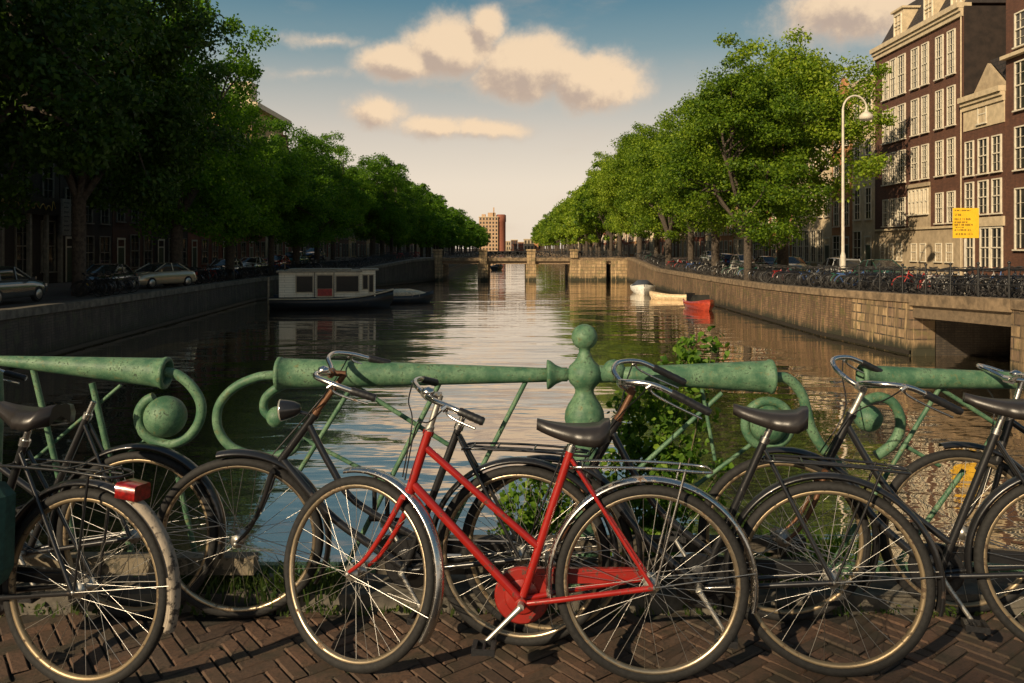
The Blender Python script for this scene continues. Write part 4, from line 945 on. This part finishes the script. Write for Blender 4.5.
tw = box_building('distant sandy tower block rising beyond the far bridge', (479-CX)*520/F, (498-CX)*520/F, 520, 532, 22.0, MFAR, 9, 6, roofbits=((-4.5, 1, -2, 8, 1.6), (-.5, 1, 4.5, 8, 2.6), (3, 1, 3.8, 2, 6)))
q = MB(); q.lathe([(0, 3.0), (19, 3.0), (19.3, 3.3), (23.5, 3.2), (24, 2.6)], ((501-CX)*520/F-tw.location.x, 4, 0), (0, 0, 1), 12); q.build('stair_tower', BR['red'], tw)
for i, (a, b_, z_, mt) in enumerate([(504, 511, 6.5, 'grey'), (511, 518, 7.5, 'brown'), (518, 524, 6, 'red'), (524, 534, 8, 'grey'), (534, 545, 9, 'orange')]):
    box_building('small distant %s house at the end of the canal, %s from the left' % (names[mt], ordw(i)), (a-CX)*560/F, (b_-CX)*560/F-.2, 560, 570, z_, BR[mt], 2, 3, 'house')
kk = MB(); kk.add([(-400, 540, -.49), (400, 540, -.49), (400, 2500, -.49), (-400, 2500, -.49)], [(0, 1, 2, 3)]); tag(kk.build('ground', MSTREET), kind='structure')

# ------------------------------------------------------------------ far bridge
fb = empty('canal_bridge', (2.3, 97, 0), 0, 'low far bridge with brick piers and iron railings crossing the canal', 'bridge')
MBRP = masonry('pier_brick', (.46, .32, .17), (.30, .20, .10), (.12, .09, .055), .75, .38, .035, stain=.6, axis='X', band=-2.1, moss=(.10, .10, .04))
TB = Matrix.Translation((-2.3, -97, 0))
def fbp(mb, name, mt, par=None): return mb.xf(TB).build(name, mt, par or fb)
fbp(MB().box2((-9.6, 97.15, .05), (14.1, 106.8, .30)), 'deck', plain('bridge_deck_dark', (.06, .055, .05), .9))
fbp(MB().box2((-9.6, 96.93, -.02), (14.1, 97.14, .40)), 'coping', MCOPE)
fbp(MB().box2((-9.6, 97.3, -.38), (14.1, 97.6, .045)), 'beam', plain('beam_rust', (.22, .15, .09), .8))
for xa in (438, 483, 531):
    x = (xa-CX)*97/F; pz = fbp(MB().box2((x-.62, 96.7, WZ-.5), (x+.62, 105.8, -.39)), 'pier', MBRP)
    q = MB(); q.box2((x-.5, 96.72, -.385), (x+.5, 97.6, 1.25)).box2((x-.58, 96.6, 1.252), (x+.58, 97.7, 1.42)); fbp(q, 'pillar', MBRP)
x = (574-CX)*97/F; q = MB(); q.box2((x-.45, 96.72, .372), (x+.45, 97.6, 1.25)).box2((x-.52, 96.6, 1.252), (x+.52, 97.7, 1.42)); fbp(q, 'pillar', MBRP)
xa, xb = (570-CX)*97/F, (606-CX)*97/F; fbp(MB().box2((xa, 96.8, WZ-.5), (xb, 106, .09)), 'abutment', MBRP)
fbp(MB().box2(((611-CX)*97/F, 96.8, WZ-.5), (14.4, 106, .09)), 'abutment', MWALL_R if False else MBRP)
q = MB(); MIRON = plain('black_iron', (.012, .012, .012), .5)
for zz in (.55, 1.15): q.box2((-9.2, 97.0, zz), (14, 97.06, zz+.05))
xx = -9
while xx < 14: q.box2((xx, 97.01, .37), (xx+.04, 97.05, 1.15)); xx += .45
fbp(q, 'railing', MIRON)

# ------------------------------------------------------------------ small parked bicycles
def mini(colr, joined):
    def tubes(mb, L_, r, n=4):
        for p_ in L_: mb.tube(p_, r, n)
        return mb
    fr = tubes(MB(), [[(.47, 0, .28), (.29, 0, .86)], [(.87, 0, .68), (.47, 0, .28)], [(.83, 0, .84), (.40, 0, .5)], [(.29, 0, .84), (0, .05, .35)], [(.47, 0, .28), (0, .05, .35)], [(.80, 0, .98), (.90, 0, .64), (1.05, .05, .35)], [(.25, .05, .76), (-.28, .05, .76)], [(-.18, .05, .76), (0, .05, .35)]], .022)
    fr.lathe([(0, .09), (.03, .09)], (.47, -.06, .28), (0, 1, 0), 8)
    ws = []
    for cx in (0, 1.05):
        w = MB(); w.ring((cx, 0, .35), .325, .026, N=18, n=5)
        for i in range(9):
            a = PI*i/9; w.tube([(cx+math.cos(a)*.3, 0, .35+math.sin(a)*.3), (cx-math.cos(a)*.3, 0, .35-math.sin(a)*.3)], .004, 3, cap=False)
        ws.append(w)
    gd = MB()
    for cx in (0, 1.05): gd.ring((cx, 0, .35), .37, .018, N=12, n=4, a0=0, a1=PI*.95)
    s = MB(); s.loft([[(.26+x_, w_*a, .96+b_*.03) for a, b_ in ((-1, -1), (-1, .5), (0, 1), (1, .5), (1, -1))] for x_, w_ in ((-.14, .08), (-.03, .1), (.06, .05), (.14, .025))])
    h = MB(); h.tube([(.62, .28, 1.02), (.8, .24, 1.06), (.84, 0, 1.02), (.8, -.24, 1.06), (.62, -.28, 1.02)], .018, 5)
    return fr, ws, gd, s, h
minicols = {'black': MBLK, 'red': plain('mini_red', (.30, .025, .02), .4), 'white': plain('mini_white', (.38, .36, .32), .5), 'blue': plain('mini_blue', (.03, .08, .22), .4), 'green': plain('mini_green', (.02, .10, .06), .4), 'orange': plain('mini_orange', (.55, .14, .02), .4)}
MWHL = plain('mini_wheel', (.03, .028, .026), .6, .2)
proto = {}; protoj = {}
for cn, cm in minicols.items():
    fr, ws, gd, s, h = mini(cm, False)
    proto[cn] = [('frame', fr.mesh('frame', cm)), ('wheel', ws[0].mesh('wheel', MWHL)), ('wheel', ws[1].mesh('wheel', MWHL)), ('mudguard', gd.mesh('mudguard', cm)), ('saddle', s.mesh('saddle', MSAD)), ('handlebar', h.mesh('handlebar', MWHL))]
    J = MB(); mi_ = []
    for k_, q in enumerate((fr, ws[0], ws[1], gd, s, h)): J.add(q.v, q.f, False); mi_ += [0 if k_ in (0, 3) else 1]*len(q.f)
    protoj[cn] = J.mesh('bicycle', [cm, MWHL]); protoj[cn].polygons.foreach_set('material_index', mi_)
rnd = random.Random(77)
def crate_basket(root, cn):
    pass
def park(x, y, z, rz, cn, side, near):
    lab = '%s bicycle in the long parked row on the %s quay' % (cn, side); gr = '%s bicycles parked along the %s quay' % (cn, side)
    if near:
        r_ = empty('bicycle', (x, y, z), 0, lab, 'bicycle', gr)
        for nm, me in proto[cn]:
            o_ = bpy.data.objects.new(nm, me); COL.objects.link(o_); o_.parent = r_
    else:
        r_ = bpy.data.objects.new('bicycle', protoj[cn]); COL.objects.link(r_); r_.location = (x, y, z); tag(r_, lab, 'bicycle', gr)
    r_.rotation_euler = (Matrix.Rotation(rz, 3, 'Z') @ Matrix.Rotation(R(rnd.uniform(-9, 9)), 3, 'X')).to_euler(); return r_
cc = ['black']*24+['white', 'blue', 'green', 'red']
y = 23.2; nb_ = 0
while y < 96:
    flip = rnd.random() < .5; a = rnd.uniform(-.5, .5)+(PI if flip else 0); x0 = lerp(RX, y)+.95+(1.05 if flip else 0)+rnd.uniform(-.1, .25)
    park(x0, y, lerp(RZ, y)+.02, a, rnd.choice(cc), 'right', y < 42); nb_ += 1; y += rnd.uniform(.34, .56) if y < 50 else rnd.uniform(.5, .8)
y = 24; 
while y < 46:
    flip = rnd.random() < .5; a = rnd.uniform(-.4, .4)+(PI if flip else 0); park(lerp(RX, y)+2.7+(1.05 if flip else 0), y, lerp(RZ, y)+.02, a, rnd.choice(cc), 'right', y < 36); y += rnd.uniform(.6, .95)
y = 35.5
while y < 94:
    if not (39.5 < y < 48.5):
        flip = rnd.random() < .5; a = rnd.uniform(-.6, .6)+(PI if flip else 0); park(lerp(LX, y)-1.9+(0 if flip else 0)-rnd.uniform(0, .3)+(0 if not flip else 1.0), y, lerp(LZ, y)+.02, a, rnd.choice(cc), 'left', y < 40)
    y += rnd.uniform(.55, .95)
for i in range(16):
    park(-8+rnd.uniform(0, .6)+i*1.35, 98.0, .36, rnd.uniform(-.15, .15), 'black', 'far bridge', False)['label'] = 'black bicycle leaning against the railing of the far bridge'

# quay fence over the side canal
fe = empty('quay_fence', (15.3, 26, -.1), 0, 'black iron fence on the right quay above the side canal opening', 'fence')
q = MB()
for Y0 in (22.5,):
    for zz in (.5, 1.0): q.tube([(lerp(RX, Y)+.25-15.3, Y-26, lerp(RZ, Y)+zz+.1) for Y in (20, 24, 27, 30, 33.5)], .022, 6)
q.build('rail', MIRON, fe)
for i in range(10):
    Y = 20+i*1.5; q = MB(); q.tube([(lerp(RX, Y)+.25-15.3, Y-26, lerp(RZ, Y)+.1), (lerp(RX, Y)+.25-15.3, Y-26, lerp(RZ, Y)+1.25)], .035, 8); q.sphere((lerp(RX, Y)+.25-15.3, Y-26, lerp(RZ, Y)+1.29), .055, n=10, m=6); q.build('post', MIRON, fe)

# ------------------------------------------------------------------ street lamp and yellow sign
MLAMP = plain('lamp_post_paint', (.50, .45, .36), .55, var=.15, scale=4)
yl = 41.5; xl = (843-CX)*yl/F; zl = lerp(RZ, yl); top = EYE+(HY-110)*yl/F-zl
lp = empty('street_lamp', (xl, yl, zl), 0, 'tall pale street lamp with a curved top beside the big tree on the right quay', 'street lamp')
q = MB(); q.tube([(0, 0, 0), (0, 0, 1.6)], .14, 14); q.tube([(0, 0, 1.6), (0, 0, 1.8)], [.14, .09], 14); 
arc = [(.62-.62*math.cos(a), 0, top+.55*math.sin(a)*1.35) for a in [PI*i/14 for i in range(0, 14)]]
q.tube([(0, 0, 1.8), (0, 0, top)]+arc[1:]+[(1.2, 0, top-.1)], [.085, .06]+[.05]*14, 10); q.build('pole', MLAMP, lp)
q = MB(); q.lathe([(-.42, .28), (-.36, .36), (-.2, .34), (-.08, .2), (0, .09), (.1, .06)], (1.2, 0, top-.08), (0, 0, 1), 20); hd = q.build('lamp_head', MLAMP, lp)
q = MB(); q.lathe([(-.50, .05), (-.47, .18), (-.425, .26)], (1.2, 0, top-.08), (0, 0, 1), 16); q.build('lamp_glass', plain('lamp_glass_white', (.6, .57, .5), .3), hd)
ys = 31.0; xs_ = (966-CX)*ys/F; zs = lerp(RZ, ys); z1_ = EYE+(HY-208)*ys/F-zs; z0_ = EYE+(HY-238)*ys/F-zs; hw = 13*ys/F
sg = empty('sign', (xs_, ys, zs), 0, 'yellow notice board with rows of dark writing on a post', 'sign')
q = MB(); q.tube([(0, .06, 0), (0, .06, z1_)], .04, 8); q.build('post', MLAMP, sg)
MYEL = plain('sign_yellow', (.75, .44, .015), .55, var=.08, scale=3)
q = MB(); q.box2((-hw, 0, z0_), (hw, .03, z1_)); bd = q.build('board', MYEL, sg)
q = MB(); rr_ = random.Random(4)
def word(x, z, n, h_):
    for i in range(n):
        t = rr_.choice('nolibad'); w_ = h_*.55; st = h_*.17
        q.box2((x, -.006, z), (x+st, -.001, z+h_*(1 if t in 'lbd' else .8)))
        if t in 'noad': q.box2((x+w_-st, -.006, z), (x+w_, -.001, z+h_*.8)); q.box2((x+st, -.006, z+h_*.8-st), (x+w_-st, -.001, z+h_*.8))
        if t in 'oabd': q.box2((x+st, -.006, z), (x+w_-st, -.001, z+st))
        x += w_+h_*.18
    return x+h_*.35
H_ = z1_-z0_
for (fx, fz, ws, hh) in [(.06, .90, (6, 5), .05), (.07, .74, (4,), .075), (.06, .595, (2, 2, 5), .075), (.06, .50, (5, 5), .06), (.06, .41, (4, 2, 5), .07), (.10, .335, (4, 4), .045), (.06, .24, (4, 5, 3), .06), (.10, .10, (3, 4, 4), .07), (.5, .90, (5,), .045)]:
    x = -hw+2*hw*fx
    for n in ws:
        if x+n*hh*.73*H_ > hw: break
        x = word(x, z0_+H_*fz, n, hh*H_)
q.build('sign_text', plain('sign_ink_brown', (.07, .035, .01), .6), bd)

# ------------------------------------------------------------------ cars
def car(label, x, y, z, rz, colr, kind='wagon', group='cars parked along the quays'):
    root = empty('parked_car', (x, y, z), rz, label, 'car', group)
    L_ = 4.3; hw = .84
    top = {'wagon': [(-2.12, .62), (-2.1, .92), (-1.95, .95), (.95, .93), (1.95, .80), (2.14, .66)], 'sedan': [(-2.14, .62), (-2.12, .90), (-1.3, .95), (.95, .92), (1.95, .78), (2.14, .62)]}[kind]
    cab = {'wagon': [(-2.05, .93, 0), (-1.75, 1.40, 1), (.1, 1.44, 1), (1.05, .92, 0)], 'sedan': [(-1.55, .93, 0), (-.85, 1.36, 1), (.15, 1.39, 1), (1.05, .92, 0)]}[kind]
    q = MB(); rings = []
    for i in range(19):
        xx = -2.14+4.28*i/18; zt = lerp(top, xx); e = min(1, (2.16-abs(xx))/.35)**.5; w_ = hw*(.78+.22*e); zb = .22+.1*(1-e)
        rings.append([(xx, -w_*.94, zb), (xx, -w_, zb+.12), (xx, -w_*1.01, (zb+zt)/2), (xx, -w_*.97, zt-.10), (xx, -w_*.84, zt), (xx, 0, zt+.025), (xx, w_*.84, zt), (xx, w_*.97, zt-.10), (xx, w_*1.01, (zb+zt)/2), (xx, w_, zb+.12), (xx, w_*.94, zb)])
    q.loft(rings); bd = fixn(q.build('body', colr, root))
    q = MB(); rings = []
    n = 15
    for i in range(n):
        xx = cab[0][0]+(cab[-1][0]-cab[0][0])*i/(n-1); zt = lerp([(a, b_) for a, b_, c_ in cab], xx); f_ = max(.02, (zt-.92)/.5)
        rings.append([(xx, -hw*.86, .90), (xx, -hw*(.86-.14*f_), zt-.05*f_), (xx, -hw*(.78-.14*f_), zt), (xx, 0, zt+.015), (xx, hw*(.78-.14*f_), zt), (xx, hw*(.86-.14*f_), zt-.05*f_), (xx, hw*.86, .90)])
    q.loft(rings); fixn(q.build('windows', MGLASS, root))
    q = MB(); rx0, rx1 = cab[1][0], cab[2][0]
    q.loft([[(xx, yy*hw, lerp([(a, b_) for a, b_, c_ in cab], xx)+dz) for yy, dz in ((-.68, -.05), (-.62, .014), (0, .03), (.62, .014), (.68, -.05))] for xx in (rx0-.03, rx0+.4, (rx0+rx1)/2, rx1-.3, rx1+.03)], cap=True, closed=False)
    for s in (-1, 1):
        for (a, b_) in ((cab[0][:2], cab[1][:2]), (cab[3][:2], cab[2][:2])): q.tube([(a[0], s*hw*.865, .92), (b_[0], s*hw*.72, b_[1]-.02)], .035, 6)
        for xx in ((-.95, .05) if kind == 'wagon' else (-.3,)): q.tube([(xx, s*hw*.87, .92), (xx+.03, s*hw*.73, 1.38 if kind != 'wagon' else 1.42)], .03, 6)
    q.build('roof', colr, root)
    for xx in (-1.32, 1.33):
        for s in (-1, 1):
            q = MB(); q.lathe([(-.09, .24), (-.085, .31), (.075, .31), (.09, .28), (.09, .2)], (xx, s*(hw-.06), .31), (0, s, 0), 20); w = q.build('wheel', MTYR, root)
            q = MB(); q.lathe([(.06, .21), (.095, .2), (.09, .06), (.1, .03)], (xx, s*(hw-.06), .31), (0, s, 0), 14); q.build('hubcap', MALU, w)
    for s in (-1, 1):
        q = MB(); q.box((2.09, s*.58, .64), (.12, .3, .13)); q.build('headlight', plain('headlight_glass', (.6, .6, .55), .1, .3), root)
        q = MB(); q.box((-2.10, s*.66, .74), (.1, .18, .16 if kind == 'sedan' else .3)); q.build('tail_light', MREF, root)
        q = MB(); q.box((.82, s*.95, .97), (.1, .16, .11)); q.build('mirror', colr, root)
    q = MB(); q.box((2.13, 0, .42), (.08, 1.45, .14)).box((-2.13, 0, .42), (.08, 1.45, .14)); q.build('bumper', MBLK, root)
    q = MB(); q.box((2.178, 0, .43), (.01, .5, .1)); q.build('number_plate', plain('plate_yellow', (.6, .42, .03), .5), root)
    return root
def cpaint(n, c): return plain('car_'+n, c, .25, .4, var=.05, scale=2, bs=0.02, coat=1)
car('grey estate car parked on the left quay at the picture edge', -19.9, 30.9, lerp(LZ, 31)+.03, R(91), cpaint('slate', (.09, .10, .10)), 'wagon')
car('beige saloon car parked on the left quay above the wall', -20.1, 45.6, lerp(LZ, 45)+.03, R(-112), cpaint('beige', (.42, .36, .25)), 'sedan')
car('black car parked behind the beige saloon on the left quay', -20.9, 41.3, lerp(LZ, 41)+.03, R(-84), cpaint('black', (.015, .015, .018)), 'sedan')
pal = [('white', (.7, .68, .62)), ('red', (.4, .03, .02)), ('dark green', (.03, .09, .07)), ('silver', (.35, .35, .34)), ('teal', (.05, .16, .15)), ('black', (.015, .015, .015)), ('white', (.7, .68, .62)), ('blue', (.03, .06, .18))]
protoc = {}
for i, yy in enumerate((46, 52, 60.5, 66.5, 73, 79, 85)):
    nm, c_ = pal[(i+2) % 8]
    car('%s car behind the bicycles on the right quay, %s from the camera' % (nm, ordw(i)), 21.2, yy, lerp(RZ, yy)+.03, R(90 if i % 2 else -90), cpaint(nm.replace(' ', '_'), c_), 'wagon' if i % 3 else 'sedan')
for i, yy in enumerate((62, 69, 76, 83, 90)):
    nm, c_ = pal[(i*3+3) % 8]
    car('%s car behind the bicycles on the left quay, %s beyond the houseboat' % (nm, ordw(i)), -22.3, yy, lerp(LZ, yy)+.03, R(90 if i % 2 else -90), cpaint(nm.replace(' ', '_'), c_), 'sedan' if i % 3 else 'wagon')

# ------------------------------------------------------------------ boats
MHULL = worn('hull_black', (.018, .018, .02), (.06, .05, .04), .4, 0, 4, .56, .3)
MCAB = masonry('cabin_planks', (.90, .80, .62), (.84, .74, .56), (.5, .42, .3), 3, .16, .012, stain=.18, axis='X')
def hull(mb, L_, W, h, bow=.35, sheer=.35, stern=.75, n=16, z0=-.35):
    rings = []
    for i in range(n+1):
        t = i/n; x = -L_/2+L_*t
        if t < .3: w_ = W/2*(stern+(1-stern)*math.sin(t/.3*PI/2))
        else: w_ = W/2*max(.03, math.cos(((t-.3)/.7)**2*PI/2)**.7)
        sh = h+sheer*max(0, (t-.45)/.55)**2+.3*sheer*max(0, (.25-t)/.25)**2; rk = bow*max(0, (t-.7)/.3)
        rings.append([(x, -w_, sh), (x+0, -w_*.96, sh*.45), (x-rk*.6, -w_*.7, 0), (x-rk, -w_*.3, z0), (x-rk, w_*.3, z0), (x-rk*.6, w_*.7, 0), (x, w_*.96, sh*.45), (x, w_, sh), (x, w_*.86, sh-.02), (x, w_*.8, sh-.22), (x, -w_*.8, sh-.22), (x, -w_*.86, sh-.02)])
    return mb.loft(rings)
# houseboat
m, g, b, o = newmat('dark_cabin_glass'); setb(b, g, (.008, .014, .016), .12, 0, spec=.15); MDGL = m
Yb = 52.0
hx0 = (279-CX)*Yb/F; hx1 = (374-CX)*Yb/F
hb = empty('houseboat', ((hx0+hx1)/2+.2, Yb+1.1, WZ), R(10), 'cream cabin houseboat with dark hull moored by the left quay', 'boat')
fixn(hull(MB(), 7.9, 3.2, .72, .5, .5, .85).build('hull', MHULL, hb))
q = MB(); pts = []
for i in range(17):
    t = i/16; x = -3.95+7.9*t; w_ = 1.6*(.85+.15*math.sin(min(1, t/.3)*PI/2)) if t < .3 else 1.6*max(.03, math.cos(((t-.3)/.7)**2*PI/2)**.7)
    pts.append((x, -w_-.02, .70+.5*max(0, (t-.45)/.55)**2))
q.tube(pts, .05, 6); q.tube([(a, -b_, c_) for a, b_, c_ in pts], .05, 6); q.build('rubbing_strake', MTRIM, hb)
q = MB(); q.box2((-3.35, -1.3, .8), (1.75, 1.3, 2.42)); q.box2((1.76, -1.1, .8), (2.75, 1.1, 2.5)); cb = q.build('cabin', MCAB, hb)
q = MB(); q.box2((-3.5, -1.5, 2.42), (1.9, 1.5, 2.52)); q.box2((1.74, -1.2, 2.503), (2.95, 1.2, 2.6)); q.box2((-2.8, -1.1, 2.525), (1.2, 1.1, 2.62)); q.build('roof', plain('boat_roof', (.30, .26, .19), .8), hb)
for (a, b_, z0_, z1_) in ((-2.25, -1.25, 1.15, 2.15), (-.95, .0, .85, 2.2), (.25, 1.65, 1.15, 2.15), (1.95, 2.25, 1.3, 2.2), (2.35, 2.6, 1.1, 2.2)):
    yv = -1.3 if a < 1.7 else -1.1
    q = MB(); q.box2((a-.07, yv-.05, z0_-.07), (b_+.07, yv-.003, z1_+.07)); w = q.build('window', MTRIM, cb)
    q = MB(); q.box2((a, yv-.07, z0_ if z0_ > .9 else 1.35), (b_, yv-.052, z1_)); q.build('pane', MDGL, w)
q = MB(); q.box2((-.93, -1.38, .88), (-.02, -1.353, 1.33)); q.build('red_door_panel', plain('boat_red', (.35, .03, .02), .5), cb)
q = MB()
for xx in (-1.12, .1): q.box2((xx-.02, -1.37, .8), (xx+.02, -1.302, 2.4))
q.build('drain_strip', plain('brown_wood', (.08, .05, .03), .7), cb)
q = MB(); q.tube([(-3.1, -.3, 2.5), (-3.1, -.3, 3.0)], .06, 8); q.build('stove_pipe', MBLK, hb)
q = MB(); q.tube([(-3.85, -1.5, -.5), (-3.85, -1.5, 2.1)], .07, 8); tag(q.build('mooring_post', plain('post_wood', (.3, .24, .16), .8), None, hb.location), 'thin pale mooring post standing in the water at the houseboat stern', 'post')
# open sloop right of it
Yb2 = 58; xc = (404-CX)*Yb2/F
ob = empty('boat', (xc, Yb2, WZ), R(14), 'open boat with a tan cover moored right of the houseboat', 'boat')
fixn(hull(MB(), 4.3, 1.9, .55, .5, .35).build('hull', MHULL, ob))
q = MB(); q.loft([[(x_, -.8*s_, .52), (x_, -.5*s_, .52+h_), (x_, 0, .6+h_), (x_, .5*s_, .52+h_), (x_, .8*s_, .52)] for x_, s_, h_ in ((-1.3, .9, .2), (-.6, 1, .42), (.4, .95, .42), (1.2, .65, .25), (1.7, .3, .08))]); q.build('cover', plain('tan_canvas', (.62, .50, .34), .8), ob)
q = MB()
for x_ in (-1, -.5, 0, .5, 1): q.tube([(x_, -.92, .5), (x_, -.92, .85)], .015, 5)
q.tube([(-1, -.92, .85), (1, -.92, .85)], .018, 5); q.build('guard_rail', MALU, ob)
q = MB(); q.box2((-2.0, -.5, .5), (-1.3, .5, .95)); q.build('engine_cover', plain('boat_blue', (.06, .13, .25), .6), ob)
# right bank boats
def small_boat(label, px, py, rz, L_, W, h, mat, cover=None):
    Y = (EYE-WZ)*F/(py-HY); r_ = empty('boat', ((px-CX)*Y/F, Y, WZ), R(rz), label, 'boat'); fixn(hull(MB(), L_, W, h, .4, .25).build('hull', mat, r_))
    q = MB()
    for k_ in (-.25, .1): q.box((L_*k_, 0, h-.12), (.25, W*.85, .04))
    q.build('thwart', plain('boat_wood', (.25, .17, .1), .7), r_)
    if cover: q = MB(); q.loft([[(x_*L_, -W*.45*s_, h+.02), (x_*L_, -W*.2*s_, h+hh), (x_*L_, W*.2*s_, h+hh), (x_*L_, W*.45*s_, h+.02)] for x_, s_, hh in ((-.45, .85, .25), (-.2, 1, .5), (.15, .95, .5), (.4, .4, .15))]); q.build('cover', cover, r_)
    return r_
MWHB = plain('boat_white', (.62, .60, .54), .5); MTAN = plain('boat_tan', (.55, .42, .26), .6); MREDB = plain('boat_bright_red', (.28, .035, .015), .35, coat=.5)
small_boat('white boat with a dark cover, farthest of the three along the right wall', 643, 293, -97, 5.0, 2.2, .62, MWHB, plain('dark_canvas', (.05, .06, .08), .7))
small_boat('low tan rowing boat between the white and the red boat', 669, 299, 150, 3.2, 1.4, .35, MTAN)
rbm = small_boat('red motor boat with a raked windscreen by the right quay wall', 700, 309, -84, 3.8, 1.45, .5, MREDB)
q = MB(); q.prism([(-.5, -.55, .46), (.3, -.55, .46), (-.05, -.45, .92), (-.12, -.45, .92)], (0, 1.1, 0)); fixn(q.build('windscreen', MGLASS, rbm))
q = MB(); q.box2((.3, -.5, .40), (1.1, .5, .50)); q.build('foredeck', plain('boat_orange', (.6, .22, .03), .4), rbm)
q = MB(); q.box2((-2.0, -.25, .4), (-1.7, .25, .95)); q.build('outboard_motor', MBLK, rbm)
small_boat('tiny dark boat moored beyond the far bridge, seen under it', 497, 270, 80, 5, 2, .8, MHULL)
